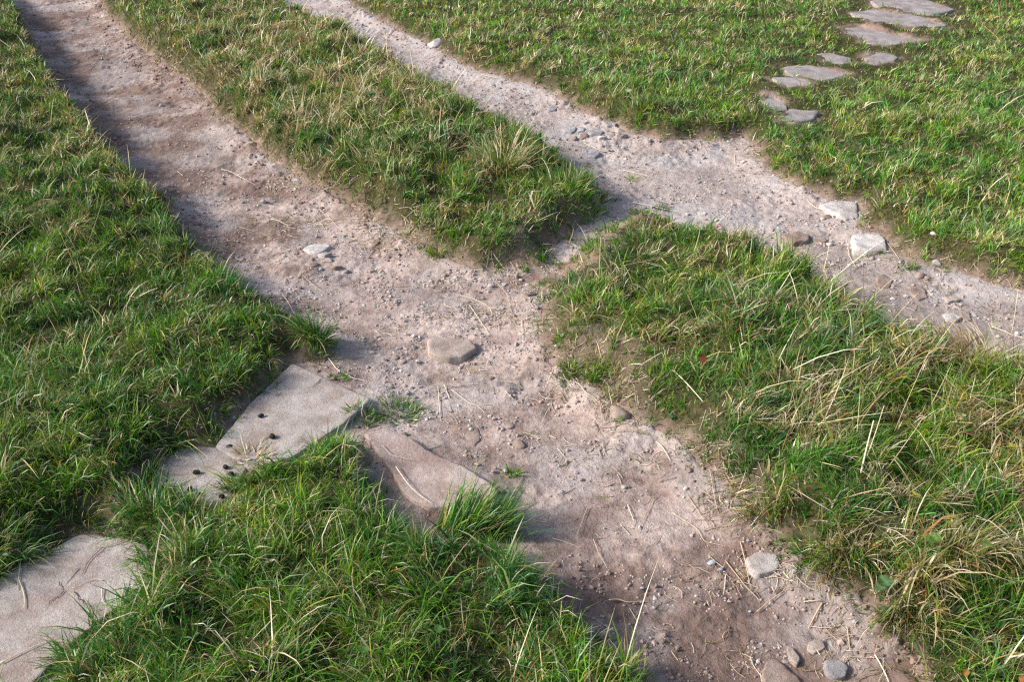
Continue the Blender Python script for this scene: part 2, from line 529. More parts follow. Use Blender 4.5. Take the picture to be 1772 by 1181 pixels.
def region_density(ctrl, x, y):
    s = 0.0
    for u, v, a, r in ctrl:
        p = on_plane(u, v)
        s = s + a * np.exp(-((x - p[0]) ** 2 + (y - p[1]) ** 2) / (2 * r * r))
    return s


# ground sheet (turf soil), reaching far beyond the picture
def axis(lo, hi, step_lo, step_hi, far_lo, far_hi):
    a, s = [lo], step_lo
    while a[-1] < hi:
        s = step_lo + (step_hi - step_lo) * (a[-1] - lo) / (hi - lo)
        a.append(a[-1] + s)
    a = np.array(a)
    up = a[-1] + np.cumsum(0.06 * 1.35 ** np.arange(24))
    up = up[up < far_hi]
    dn = a[0] - np.cumsum(0.06 * 1.35 ** np.arange(24))
    dn = dn[dn > far_lo]
    return np.concatenate([dn[::-1], a, up])


def sym_axis():
    a, s = [0.0], 0.015
    while a[-1] < 4.8:
        s = 0.015 if a[-1] < 1.4 else 0.015 + 0.008 * (a[-1] - 1.4)
        a.append(a[-1] + s)
    a = np.array(a)
    up = a[-1] + np.cumsum(0.06 * 1.35 ** np.arange(24))
    a = np.concatenate([a, up[up < 150]])
    return np.concatenate([-a[:0:-1], a])


def build_ground():
    xs, ys = sym_axis(), axis(1.05, 8.8, 0.014, 0.036, -150, 150)
    X, Y = np.meshgrid(xs, ys)
    x, y = X.ravel(), Y.ravel()
    d = S_bare(x, y)
    dp = S_path(x, y)
    z = height(x, y) + 0.006 * fbm(x, y, 0.05, 2, 55) * sstep(-0.02, 0.05, d)
    z = z - 0.035 * sstep(0.002, -0.03, dp)
    off = np.maximum(np.maximum(np.abs(x) - 6.0, y - 10.5), 0)
    z = z + sstep(0.5, 12, off) * (0.25 * fbm(x, y, 9.0, 2, 57))
    nx, ny = len(xs), len(ys)
    i = np.arange(nx * ny).reshape(ny, nx)
    q = np.stack([i[:-1, :-1], i[:-1, 1:], i[1:, 1:], i[1:, :-1]], -1).reshape(-1, 4)
    col = np.zeros((len(x), 3))
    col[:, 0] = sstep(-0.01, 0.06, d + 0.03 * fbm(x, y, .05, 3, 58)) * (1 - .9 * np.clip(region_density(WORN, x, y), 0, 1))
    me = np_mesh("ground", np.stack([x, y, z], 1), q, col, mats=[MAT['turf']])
    o = link(bpy.data.objects.new("ground", me))
    tag(o, "dark soil and thatch of the meadow under the grass", "ground", kind="structure")


def damp_shade_field(x, y):  # damp brown soil, plus the left bank's shade put into the colour
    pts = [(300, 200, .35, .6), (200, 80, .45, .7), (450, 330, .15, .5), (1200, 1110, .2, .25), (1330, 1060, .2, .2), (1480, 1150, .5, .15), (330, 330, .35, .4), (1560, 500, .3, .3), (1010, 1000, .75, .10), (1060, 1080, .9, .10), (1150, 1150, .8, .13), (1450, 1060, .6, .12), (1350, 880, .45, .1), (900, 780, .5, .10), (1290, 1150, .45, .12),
           (780, 870, .7, .10), (690, 840, .6, .08), (440, 500, .5, .12), (380, 420, .45, .15), (240, 260, .8, .22), (180, 200, .9, .25), (120, 120, 1.1, .3), (60, 30, 1.0, .35),  # last four points paint the bank's shadow strip at the far left edge
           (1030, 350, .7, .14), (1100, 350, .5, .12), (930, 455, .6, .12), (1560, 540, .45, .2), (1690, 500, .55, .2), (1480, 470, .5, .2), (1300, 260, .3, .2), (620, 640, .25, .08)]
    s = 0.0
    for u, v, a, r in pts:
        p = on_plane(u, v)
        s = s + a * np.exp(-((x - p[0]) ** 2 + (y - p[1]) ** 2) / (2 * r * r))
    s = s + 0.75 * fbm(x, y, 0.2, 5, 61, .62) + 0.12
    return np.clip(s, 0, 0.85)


def build_paths():
    xs = np.arange(-4.8, 4.8, 0.0080)
    ys, s = [1.05], 0.0066
    while ys[-1] < 10.4:
        s = 0.0066 + 0.0016 * (ys[-1] - 1.05)
        ys.append(ys[-1] + s)
    ys = np.array(ys)
    X, Y = np.meshgrid(xs, ys)
    x, y = X.ravel(), Y.ravel()
    dm, du, dp = S_main(x, y), S_upper(x, y), S_path(x, y)
    nx, ny = len(xs), len(ys)
    i = np.arange(nx * ny).reshape(ny, nx)
    q = np.stack([i[:-1, :-1], i[:-1, 1:], i[1:, 1:], i[1:, :-1]], -1).reshape(-1, 4)
    keep = dp[q].min(1) < 0.035
    q = q[keep]
    is_main = (dm[q].mean(1) <= du[q].mean(1))
    for name, sel, lab in (("footpath", is_main, "broad worn path of pinkish dry earth running from top corner to bottom edge"),
                           ("footpath", ~is_main, "narrower stony earth path crossing behind the two grassy mounds")):
        qs = q[sel]
        used, inv = np.unique(qs, return_inverse=True)
        qs = inv.reshape(qs.shape)
        ux, uy = x[used], y[used]
        ud = dp[used]
        z = height(ux, uy) - 0.03 * sstep(0.0, 0.03, ud)
        col = np.zeros((len(ux), 3))
        col[:, 0] = damp_shade_field(ux, uy)
        col[:, 1] = 0.5 * sstep(-0.05, 0.5, fbm(ux, uy, 0.35, 3, 63))
        if lab.startswith("narrower"):
            col[:, 1] = np.clip(col[:, 1] + 0.45, 0, 1)
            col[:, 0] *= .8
        me = np_mesh(name, np.stack([ux, uy, z], 1), qs, col, mats=[MAT['soil']])
        o = link(bpy.data.objects.new(name, me))
        tag(o, lab, "path", kind="structure")


build_ground()
build_paths()

# ------------------------------------------------------------------ slabs and stones
def flat_stone(name, outline, mat, label, cat, top=0.0, thick=0.05, rise=None, group=None, bevel=0.010, rings=12,
               rough=0.004, tilt=(0.0, 0.0), seed=1, dens=0.014, crack=None, parent=None, jitter=0.005):
    """A slab or flat stone: outline traced at its top face, worn rim, sides going down into the soil."""
    c_uv = np.mean(np.array([p[:2] for p in outline], float), 0)
    if rise is not None:
        c = on_ground(c_uv[0], c_uv[1], rise)
        top = c[2]
    pts = np.array([on_plane(p[0], p[1], top)[:2] for p in outline])
    ring = []
    for i in range(len(pts)):
        a, b = pts[i], pts[(i + 1) % len(pts)]
        n = max(2, int(np.linalg.norm(b - a) / dens))
        for k in range(n):
            ring.append(a + (b - a) * k / n)
    ring = np.array(ring)
    size = math.sqrt(np.ptp(ring[:, 0]) * np.ptp(ring[:, 1]))
    bevel = min(bevel, 0.045 * size)
    for _ in range(1):                                  # wear the corners
        ring = 0.5 * ring + 0.25 * (np.roll(ring, 1, 0) + np.roll(ring, -1, 0))
    cen = ring.mean(0)
    nrm = ring - cen
    L = np.linalg.norm(nrm, axis=1, keepdims=True)
    ring = ring + nrm / L * (jitter * fbm(ring[:, :1], ring[:, 1:], 0.045, 3, 70 + seed))
    L = np.linalg.norm(ring - cen, axis=1)
    Lm = L.mean()
    b = bevel / Lm
    rad = [1.0 + 0.25 * b, 1.0, 1 - 0.35 * b, 1 - b] + list(np.linspace(1 - 2.2 * b, 0.06, rings))
    zs = [-thick, -1.1 * bevel, -0.35 * bevel, -0.06 * bevel] + [0.0] * rings
    verts = []
    for r, zz in zip(rad, zs):
        p = cen + (ring - cen) * r
        z = top + zz + tilt[0] * (p[:, 0] - cen[0]) + tilt[1] * (p[:, 1] - cen[1])
        if zz > -thick + 1e-6:
            z = z + rough * fbm(p[:, 0], p[:, 1], 0.10, 4, 80 + seed) + 0.2 * rough * fbm(p[:, 0], p[:, 1], 0.03, 2, 90 + seed)
        verts.append(np.column_stack([p, z]))
    n = len(ring)
    V = np.concatenate(verts)
    V = np.concatenate([V, [[cen[0], cen[1], V[-n:, 2].mean()]]])
    idx = np.arange(n)
    nxt = np.roll(idx, -1)
    F = []
    for k in range(len(rad) - 1):
        F.append(np.stack([k * n + idx, k * n + nxt, (k + 1) * n + nxt, (k + 1) * n + idx], 1))
    last = (len(rad) - 1) * n
    T = np.stack([last + idx, last + nxt, np.full(n, len(V) - 1)], 1)
    area = 0.5 * np.sum(ring[:, 0] * np.roll(ring[:, 1], -1) - np.roll(ring[:, 0], -1) * ring[:, 1])
    F = np.concatenate(F)
    if area < 0:
        F, T = F[:, ::-1], T[:, ::-1]
    org = np.array([cen[0], cen[1], top - thick])
    o = bpy.data.objects.new(name, np_mesh(name, V - org, [F, T], mats=[MAT[mat]]))
    o.location = org
    link(o, parent)
    for ln in crack or ():
        w = np.array([on_plane(u, v, top)[:2] for u, v in ln])
        t = np.linspace(0, len(w) - 1, 5 * (len(w) - 1) + 1)
        q = np.stack([np.interp(t, np.arange(len(w)), w[:, k]) for k in (0, 1)], 1)
        rr = np.random.default_rng(len(q) + seed)
        q += rr.normal(0, .0022, q.shape)
        tg = np.gradient(q, axis=0)
        nn = np.stack([-tg[:, 1], tg[:, 0]], 1) / np.linalg.norm(tg, axis=1, keepdims=True)
        hw = (.0011 * (1 - .75 * np.abs(np.linspace(-.2, 1, len(q)))) * rr.uniform(.7, 1.5, len(q)))[:, None]
        zt = np.full((len(q), 1), top + .0022) + rough * fbm(q[:, :1], q[:, 1:], 0.10, 4, 80 + seed)
        cv = np.concatenate([np.hstack([q - nn * hw, zt]), np.hstack([q, zt + .0004]), np.hstack([q + nn * hw, zt])])
        m = len(q)
        ii = np.arange(m - 1)
        cf = np.concatenate([np.stack([k * m + ii, k * m + ii + 1, (k + 1) * m + ii + 1, (k + 1) * m + ii], 1) for k in (0, 1)])
        co = bpy.data.objects.new("crack", np_mesh("crack", cv - org, cf, np.tile((.075, .055, .042), (len(cv), 1)), mats=[MAT['gravel']]))
        link(co, o)
    return tag(o, label, cat, group, 'thing')


def ico(sub):
    import bmesh
    bm = bmesh.new()
    bmesh.ops.create_icosphere(bm, subdivisions=sub, radius=1.0)
    v = np.array([x.co[:] for x in bm.verts])
    f = np.array([[q.index for q in t.verts] for t in bm.faces])
    bm.free()
    return v, f


ICO1, ICO2, ICO3 = ico(1), ico(2), ico(3)


def stone_shape(V, r, dims, cuts=5, rough=0.10):
    """Pebble or broken stone: an ellipsoid with flats cut off it and uneven sides."""
    V = V.copy()
    for _ in range(cuts):
        n = r.normal(size=3)
        n /= np.linalg.norm(n)
        h = r.uniform(0.42, 0.90)
        s = V @ n
        over = np.maximum(s - h, 0)
        V -= np.outer(over * 0.92, n)
    ph = r.uniform(0, 50, 3)
    k = 2.2
    V *= (1 + rough * (noise(V[:, 0] * k + ph[0], V[:, 1] * k + ph[1], 5) + noise(V[:, 1] * k + ph[2], V[:, 2] * k + ph[0], 6)))[:, None]
    return V * np.array(dims)


def pebble(u, v, w, mat, label, cat="pebble", name="pebble", flat=0.6, aspect=0.75, sink=0.35, rot=None, seed=0, group=None, cuts=5, fine=False):
    r = np.random.default_rng(int(u * 7 + v * 13 + seed))
    p = on_ground(u, v)
    a = 0.5 * w / px_per_m(p)
    dims = (a, a * aspect, a * flat)
    Vb, F = ICO3 if fine else ICO2
    V = stone_shape(Vb, r, dims, cuts)
    ang = r.uniform(-0.5, 0.5) if rot is None else rot
    c, s = math.cos(ang), math.sin(ang)
    V = V @ np.array([[c, s, 0], [-s, c, 0], [0, 0, 1]])
    o = bpy.data.objects.new(name, np_mesh(name, V, F, mats=[MAT[mat]]))
    o.location = (p[0], p[1], p[2] + dims[2] * (1 - 2 * sink))
    link(o)
    return tag(o, label, cat, group)


SN, SF = SLAB_NEAR, SLAB_FAR
SB = SLAB_BODY
flat_stone("paving_slab", SB['a'], 'slab', "large pale sandstone slab with a forked crack, cut off by the lower-left picture edge", "paving slab", top=0.014, rings=20, dens=0.012, bevel=0.005, seed=1,
           crack=[[(103, 1008), (110, 1024)], [(110, 1026), (92, 1040), (78, 1054)], [(128, 1028), (145, 1045), (160, 1056)]], rough=0.0016, jitter=0.003)
flat_stone("paving_slab", SB['b'], 'slab', "small sunken sandstone slab strewn with black droppings between two grass patches", "paving slab", top=0.009, rings=14, seed=2, bevel=0.005, rough=0.0025, tilt=(0, .02))
flat_stone("paving_slab", SB['c'], 'slab', "smooth grey-beige sandstone slab with a sharp corner beside the broad path", "paving slab", top=0.015, rings=26, dens=0.009, seed=3, thick=0.09, bevel=0.004,
           crack=[[(560, 655), (536, 674)]], rough=0.0014, jitter=0.003)
flat_stone("edging_stone", SN['d'], 'slab_pink', "long pinkish wedge-shaped stone half buried at the edge of the broad path", "edging stone", top=0.018, rings=16, seed=4, rough=0.003, bevel=0.005, thick=0.08, tilt=(0.0, 0.03), dens=0.006, jitter=0.007)

FAR_LABELS = {
    'a': "farthest grey stepping slab at the very top of the meadow",
    'b': "second farthest long grey stepping slab in the meadow",
    'c': "third grey stepping slab from the top of the meadow, shaped like a boat",
    'd': "small grey slab piece half overgrown, beside the other small piece on its right",
    'e': "small grey slab piece with straw on its right corner, amid grass",
    'f': "long grey stepping slab lying against a narrower slab just below it",
    'g': "narrow grey slab tucked against the lower side of a longer slab",
    'h': "small dark grey slab with a tiny red leaf on it",
    'i': "lowest grey stepping slab piece, nearest the two-path junction",
}
for k, key in enumerate(SF):
    c_uv = np.mean(np.array(SF[key], float), 0)
    flat_stone("stepping_slab", SF[key], 'slab_far', FAR_LABELS[key], "stepping slab", top=far_top[key], thick=0.09, rings=8, seed=10 + k, rough=0.005, dens=0.02,
               group="stepping slabs through the meadow", jitter=0.004)

FS = [  # flat or embedded stones with a traced outline
    ([(738, 590), (755, 583), (790, 586), (816, 589), (825, 600), (802, 615), (770, 617), (742, 610)], 'beige', "flat beige stone lying in the middle of the broad path", .024, .05, .010),
    ([(524, 430), (535, 422), (565, 420), (572, 425), (553, 438), (535, 437)], 'white', "flat almost white stone on the broad path below the upper mound", .016, .03, .008),
    ([(551, 441), (563, 436), (575, 438), (562, 444)], 'pale', "small pale flake just below the flat white stone", .008, .02, .005),
    ([(772, 745), (800, 729), (828, 738), (832, 762), (810, 783), (780, 780), (763, 766)], 'brown', "broad brown stone embedded in the path above the wedge-shaped edging stone", .003, .05, .014),
    ([(1290, 965), (1306, 955), (1345, 959), (1352, 974), (1340, 990), (1312, 994), (1296, 985)], 'pale', "lumpy pale rock set in the broad path near its right grass edge", .016, .05, .014),
    ([(1272, 983), (1288, 978), (1296, 988), (1280, 993)], 'beige', "small beige stone touching the lumpy pale rock", .006, .03, .006),
    ([(1425, 1146), (1452, 1142), (1468, 1156), (1463, 1170), (1446, 1174), (1428, 1160)], 'grey', "angular grey stone at the bottom of the broad path", .026, .05, .008),
    ([(1361, 1118), (1371, 1121), (1384, 1142), (1379, 1152), (1364, 1138)], 'beige', "narrow elongated beige stone pointing down the path", .016, .04, .008),
    ([(1326, 1144), (1345, 1139), (1374, 1166), (1398, 1192), (1330, 1200), (1316, 1168)], 'brown', "large rounded rock half buried at the bottom edge of the path", .022, .06, .022),
    ([(1398, 1112), (1420, 1108), (1428, 1122), (1408, 1132), (1394, 1124)], 'beige', "low beige lump in the path above the angular grey stone", .006, .04, .012),
    ([(1418, 351), (1450, 344), (1484, 349), (1486, 376), (1464, 379), (1434, 366)], 'pale', "flat pale stone in the corner of the stony path below the meadow", .030, .05, .008),
    ([(1474, 406), (1490, 400), (1526, 406), (1534, 419), (1537, 431), (1500, 434), (1478, 428)], 'white', "bright white block of stone at the meadow edge of the stony path", .040, .07, .010),
    ([(1515, 478), (1530, 473), (1546, 484), (1540, 497), (1520, 496)], 'brown', "rounded brown stone embedded in the stony path right of the white block", .016, .05, .012),
    ([(1572, 493), (1596, 493), (1606, 514), (1590, 519), (1576, 508)], 'brown', "flat brown stone among rubble in the stony path", .012, .05, .010),
    ([(1632, 512), (1652, 509), (1662, 518), (1640, 523)], 'beige', "flat flake with a dark gap under its lower edge in the stony path", .018, .03, .006),
    ([(1630, 543), (1648, 541), (1665, 550), (1656, 556), (1638, 552)], 'pale', "pale oblong stone near the lower side of the stony path", .018, .04, .007),
    ([(1660, 540), (1676, 540), (1682, 553), (1668, 556)], 'brown', "brown stone beside the pale oblong one in the stony path", .010, .04, .008),
    ([(1720, 540), (1772, 546), (1800, 562), (1742, 566), (1718, 555)], 'beige', "wide pale bedrock patch where the stony path meets the picture edge", .002, .05, .012),
    ([(1714, 553), (1732, 553), (1736, 562), (1716, 564)], 'beige', "small beige stone beside the wide pale bedrock patch", .008, .04, .008),
    ([(1352, 405), (1384, 400), (1402, 406), (1400, 416), (1372, 420)], 'brown', "brown rock with a shadowed face in the stony path left of the white block", .018, .05, .012),
    ([(1404, 412), (1424, 409), (1432, 416), (1418, 422)], 'brown', "dull brown stone just right of the brown rock in the stony path", .010, .04, .010),
    ([(998, 262), (1022, 255), (1040, 264), (1030, 272), (1006, 270)], 'grey', "flat grey slab fragment in the stony path beside the tip of the upper mound", .006, .04, .008),
    ([(973, 221), (990, 215), (998, 222), (990, 228), (976, 227)], 'grey', "angular grey cobble leftmost of the cobble cluster on the stony path", .020, .04, .008),
    ([(1017, 226), (1030, 222), (1046, 227), (1040, 233), (1022, 231)], 'grey', "long flat grey cobble in the cluster on the stony path", .018, .04, .008),
    ([(946, 187), (956, 182), (967, 184), (962, 190), (950, 191)], 'grey', "pale grey oblong cobble farther up the stony path", .014, .03, .006),
    ([(934, 178), (944, 174), (956, 178), (950, 184), (936, 184)], 'beige', "beige cobble next to the pale grey oblong one", .012, .03, .008),
    ([(1044, 211), (1056, 208), (1068, 212), (1064, 217), (1050, 217)], 'grey', "grey cobble at the meadow edge above the cobble cluster", .018, .04, .007),
]
for k, (ol, mat, lab, rise, th, bev) in enumerate(FS):
    flat_stone("stone", ol, mat, lab, "stone", rise=rise * 0.55, thick=th, rings=9, seed=30 + k, rough=0.005, bevel=bev, dens=0.0045, jitter=0.004)

PB = [  # photo x, y, width in photo pixels, material, label, flatness
    (755, 80, 34, 'white', "chunky white stone standing on the far stony path at the meadow edge", .75),
    (1070, 718, 44, 'beige', "chunky beige stone under the grass fringe right of the broad path", .62),
    (1620, 458, 20, 'grey', "round grey stone sitting in the grass edge above the stony path", .8),
    (279, 184, 11, 'white', "egg-shaped whitish pebble alone on the upper broad path", .8),
    (455, 350, 15, 'grey', "angular grey pebble below a long straw on the upper broad path", .7),
    (514, 313, 13, 'blue', "blue-grey pebble against the grass of the upper mound", .6),
    (386, 319, 12, 'grey', "rounded grey pebble at the side of a brown lump, upper broad path", .7),
    (420, 351, 9, 'grey', "small grey pebble left of the angular grey one", .7),
    (555, 467, 10, 'blue', "bluish round pebble among brown cobbles below the white flat stone", .8),
    (538, 459, 28, 'brown', "brown cobble sunk in the path below the flat white stone", .4),
    (566, 452, 26, 'beige', "greenish beige cobble sunk between other cobbles below the white flake", .4),
    (582, 465, 24, 'brown', "rounded brown cobble with a dark end below the white flake", .6),
    (598, 471, 16, 'beige', "small beige cobble, lowest of the group below the white flat stone", .5),
    (541, 450, 9, 'dark', "little dark pebble at the head of the sunken cobbles", .6),
    (645, 612, 13, 'beige', "lone round beige pebble left of the flat beige stone", .75),
    (667, 624, 10, 'brown', "brown pebble just right of the lone round beige one", .8),
    (691, 604, 15, 'blue', "bluish chip near the flat beige stone", .5),
    (716, 604, 17, 'dark', "dark angular pebble close to the flat beige stone", .7),
    (688, 621, 11, 'dark', "small dark chip in the rubble left of the flat beige stone", .6),
    (697, 627, 15, 'beige', "beige triangular chip in the rubble left of the flat beige stone", .5),
    (709, 622, 13, 'grey', "grey chip in the rubble left of the flat beige stone", .6),
    (724, 626, 10, 'white', "whitish blue pebble below the left end of the flat beige stone", .8),
    (732, 603, 9, 'pale', "pale pebble touching the left end of the flat beige stone", .7),
    (822, 612, 17, 'beige', "rounded beige stone leaning on the right end of the flat beige stone", .6),
    (678, 672, 12, 'dark', "dark oval pebble up the path from the grassy clump beside the slab", .6),
    (768, 691, 7, 'white', "tiny white pebble between two straws in mid path", .8),
    (793, 703, 8, 'white', "tiny round whitish pebble right of the paired straws", .8),
    (766, 682, 11, 'grey', "small grey pebble at the bend of the paired straws", .7),
    (848, 657, 20, 'brown', "brown stone at the right end of a dark twig", .45),
    (697, 546, 11, 'white', "white chip on the gravelly stretch left of mid path", .5),
    (848, 496, 13, 'white', "white angular pebble on the gravel below the upper mound", .6),
    (873, 493, 11, 'pale', "pale pebble just right of the white angular one", .6),
    (913, 494, 10, 'white', "white pebble at the sparse grass by the gravelly path edge", .7),
    (889, 509, 18, 'grey', "squat grey stone where straws cross on the gravel", .5),
    (922, 511, 24, 'dark', "dark slaty stone at the sparse grass edge", .45),
    (916, 544, 18, 'beige', "pinkish stone at the left edge of the lower mound", .5),
    (860, 548, 17, 'pale', "pale flat pebble under a bent straw in mid path", .35),
    (975, 582, 13, 'white', "white angular pebble in the grass edge of the lower mound", .8),
    (962, 599, 9, 'white', "small white pebble below the angular one in the grass edge", .8),
    (863, 602, 10, 'beige', "small beige pebble right of the flat beige stone", .7),
    (768, 479, 18, 'brown', "brown cobble on the gravel just below the upper mound grass", .5),
    (789, 481, 9, 'white', "white pebble beside the brown cobble below the upper mound", .7),
    (1011, 675, 10, 'beige', "perfectly round beige pebble among straws below two yellow tufts", .9),
    (877, 738, 27, 'brown', "brown cobble flush with the path right of the broad embedded stone", .3),
    (896, 771, 34, 'brown', "brown oval cobble with a dark tail in mid path", .35),
    (883, 791, 18, 'brown', "dark brown cobble below the oval one in mid path", .4),
    (880, 756, 7, 'white', "tiny white pebble between two brown cobbles", .8),
    (835, 741, 11, 'dark', "bluish dark pebble at the corner of the broad embedded brown stone", .6),
    (1004, 637, 22, 'brown', "dull brown stone behind the yellow tufts at the lower mound edge", .6),
    (1094, 734, 8, 'white', "tiny cream pebble beside the chunky beige stone", .6),
    (1187, 847, 10, 'white', "white cube-like pebble near straws on the lower path", .9),
    (1258, 871, 10, 'white', "white pebble among straw at the lower mound foot", .8),
    (1183, 862, 6, 'white', "tiny white crumb under the white cube-like pebble", .8),
    (1044, 878, 20, 'brown', "round dark brown cobble set flush in the lower path", .3),
    (1232, 975, 20, 'blue', "blue-grey stone beside the lumpy pale rock", .45),
    (1246, 987, 15, 'blue', "smaller blue-grey stone joined to the larger blue-grey one", .45),
    (1279, 1008, 9, 'white', "round white pebble below the lumpy pale rock", .8),
    (1281, 994, 9, 'dark', "dark pebble just above the round white one", .7),
    (1317, 1039, 7, 'white', "tiny white pebble at the end of a long straw", .8),
    (1298, 1060, 8, 'blue', "little blue-grey pebble at the end of a crossed straw", .7),
    (1348, 1118, 11, 'beige', "rounded beige pebble at the head of the narrow elongated stone", .8),
    (1341, 1123, 8, 'beige', "small beige pebble beside the rounded one", .8),
    (682, 799, 12, 'grey', "smooth grey pebble resting on the edging stone", .6),
    (837, 832, 10, 'white', "white pebble at the tip of the edging stone", .6),
    (405, 725, 9, 'white', "white round pebble on soil above the smooth slab", .8),
    (868, 852, 20, 'brown', "dark brown stone at the pointed end of the edging stone", .7),
    (1437, 424, 16, 'white', "whitish oval stone between the brown rock and the white block", .7),
    (1424, 380, 11, 'white', "white pebble leaning on a brown lump in the stony path", .7),
    (1433, 377, 22, 'brown', "brown lump next to a white pebble in the stony path", .6),
    (1464, 393, 8, 'white', "tiny white pebble between the pale flat stone and white block", .8),
    (1446, 333, 10, 'grey', "grey pebble on top rim of the pale flat stone", .7),
    (1413, 343, 9, 'grey', "grey pebble left of the pale flat stone", .7),
    (1240, 382, 10, 'white', "white pebble at the upper grass edge of the lower mound", .6),
    (1015, 214, 12, 'grey', "small smooth pebble above the long flat cobble", .7),
    (1006, 227, 19, 'grey', "blocky grey cobble between the angular and the long cobble", .7),
    (1011, 238, 20, 'brown', "brownish round cobble at the lower side of the cobble cluster", .7),
    (992, 242, 20, 'brown', "reddish brown cobble lowest in the cobble cluster", .6),
    (1043, 240, 20, 'white', "whitest cobble, at the right of the cobble cluster", .7),
    (1079, 237, 18, 'beige', "beige cobble under the meadow edge right of the cluster", .6),
    (984, 163, 11, 'white', "small white pebble at the meadow edge of the stony path", .8),
    (1078, 256, 8, 'white', "tiny white pebble on the bare earth right of the cobbles", .6),
    (900, 170, 11, 'grey', "grey pebble on the narrow part of the stony path", .6),
    (908, 166, 9, 'grey', "smaller grey pebble up the narrow part of the stony path", .6),
    (1288, 280, 11, 'white', "white chip on bare earth at the corner below the meadow", .5),
    (1187, 263, 8, 'brown', "brown crumb of stone on the bare smooth earth", .7),
    (1593, 479, 24, 'brown', "brown ridge-like stone above the rubble of the stony path", .5),
    (1605, 482, 16, 'brown', "dark brown stone behind the rubble of the stony path", .6),
    (1612, 505, 16, 'beige', "yellowish flat stone in the rubble of the stony path", .35),
    (1620, 524, 10, 'beige', "small pinkish pebble in the rubble of the stony path", .8),
    (1655, 532, 20, 'beige', "beige stone between flake and oblong stone in the stony path", .35),
    (1616, 406, 16, 'white', "white pebble lying in the meadow grass above the stony path", .7),
]
for (u, v, w, mat, lab, fl) in PB:
    big = w >= 18
    emb = fl <= 0.42
    pebble(u, v, w, mat, lab, "stone" if big else "pebble", "stone" if big else "pebble", flat=fl, sink=0.47 if emb else 0.42, fine=big, cuts=9 if fl < .85 else 3)

# droppings
DUNG = [(452, 722, 11, "single black dung pellet on the smooth slab, upper one of two", None),
        (471, 758, 14, "black dung pellet with a thin straw beside it on the smooth slab", None),
        (340, 820, 13, "flat black dung pellet in the middle of the small sunken slab", None)]
for u, v, lab in [(397, 776, "black dung pellet at the corner where the smooth slab and small slab meet"),
                  (391, 811, "upper of three black dung pellets lined up on the small slab's wedge-grass side"),
                  (400, 823, "middle of three black dung pellets lined up on the small slab's wedge-grass side"),
                  (398, 833, "lowest of three black dung pellets lined up on the small slab's wedge-grass side"),
                  (329, 849, "black dung pellet touching a paler one low on the small sunken slab"),
                  (344, 857, "black dung pellet beside a straw at the small slab's lower rim"),
                  (384, 862, "black dung pellet at the lower corner of the small slab by the wedge grass"),
                  (267, 858, "black dung pellet at the outermost turf corner of the small sunken slab"),
                  (293, 856, "black dung pellet at the grass fringe of the small slab's lower rim"),
                  (307, 865, "black dung pellet half under the grass tongue below the small slab"),
                  (294, 772, "black dung pellet above the small slab's top rim beside a white straw")]:
    DUNG.append((u, v, 12, lab, "dung pellets round the small slab"))


def dung(u, v, w, lab, grp, k):
    r = np.random.default_rng(900 + k)
    p = on_plane(u, v, 0.016 if 430 < u < 640 else 0.010)
    a = 0.5 * w / px_per_m(p)
    V = stone_shape(ICO2[0], r, (a, a * .78, a * .7), 2, .12)
    ang = r.uniform(0, 3.1)
    c, s = math.cos(ang), math.sin(ang)
    V = V @ np.array([[c, s, 0], [-s, c, 0], [0, 0, 1]])
    o = bpy.data.objects.new("dung_pellet", np_mesh("dung_pellet", V, ICO2[1], mats=[MAT['dung']]))
    o.location = (p[0], p[1], p[2] + a * .45)
    link(o)
    tag(o, lab, "dung", grp)


for k, dg in enumerate(DUNG):
    dung(*dg, k)


def scatter_stones(name, label, sel, n, ctrl, base, sizes, seed, palette, sink=(0.25, 0.6), cat="gravel", flat=(.45, .9)):
    r = np.random.default_rng(seed)
    x, y = r.uniform(-4.6, 4.6, 900000), 1.1 + 8.6 * r.uniform(0, 1, 900000) ** 1.5
    ok = sel(x, y)
    x, y = x[ok], y[ok]
    w = base + region_density(ctrl, x, y)
    w = w * sstep(-0.25, 0.45, fbm(x, y, 0.13, 3, seed)) + 0.02
    pick = r.choice(len(x), size=min(n, len(x)), replace=False, p=w / w.sum())
    x, y = x[pick], y[pick]
    n = len(x)
    size = np.exp(r.normal(np.log(sizes[0]), sizes[1], n)) * (0.8 + 0.12 * y)
    size = np.clip(size, sizes[0] * 0.4, sizes[2])
    V, F = ICO1
    protos = [stone_shape(V, np.random.default_rng(seed + k), (1, 1, 1), 4, .16) for k in range(24)]
    P = np.array(protos)[r.integers(0, 24, n)]
    dims = np.stack([np.ones(n), r.uniform(.6, 1, n), r.uniform(*flat, n)], 1) * size[:, None]
    P = P * dims[:, None, :]
    a = r.uniform(0, 2 * np.pi, n)
    c, s = np.cos(a)[:, None], np.sin(a)[:, None]
    Q = np.stack([P[:, :, 0] * c - P[:, :, 1] * s, P[:, :, 0] * s + P[:, :, 1] * c, P[:, :, 2]], -1)
    Q[:, :, 0] += x[:, None]
    Q[:, :, 1] += y[:, None]
    Q[:, :, 2] += (height(x, y) + dims[:, 2] * (1 - 2 * r.uniform(*sink, n)))[:, None]
    pal = np.array(palette)
    col = pal[r.integers(0, len(pal), n)] * r.uniform(.75, 1.2, (n, 1))
    nv = V.shape[0]
    faces = (F[None] + (np.arange(n) * nv)[:, None, None]).reshape(-1, 3)
    me = np_mesh(name, Q.reshape(-1, 3), faces, np.repeat(col, nv, 0), smooth=False, mats=[MAT['gravel']])
    o = link(bpy.data.objects.new(name, me))
    tag(o, label, cat, kind="stuff")


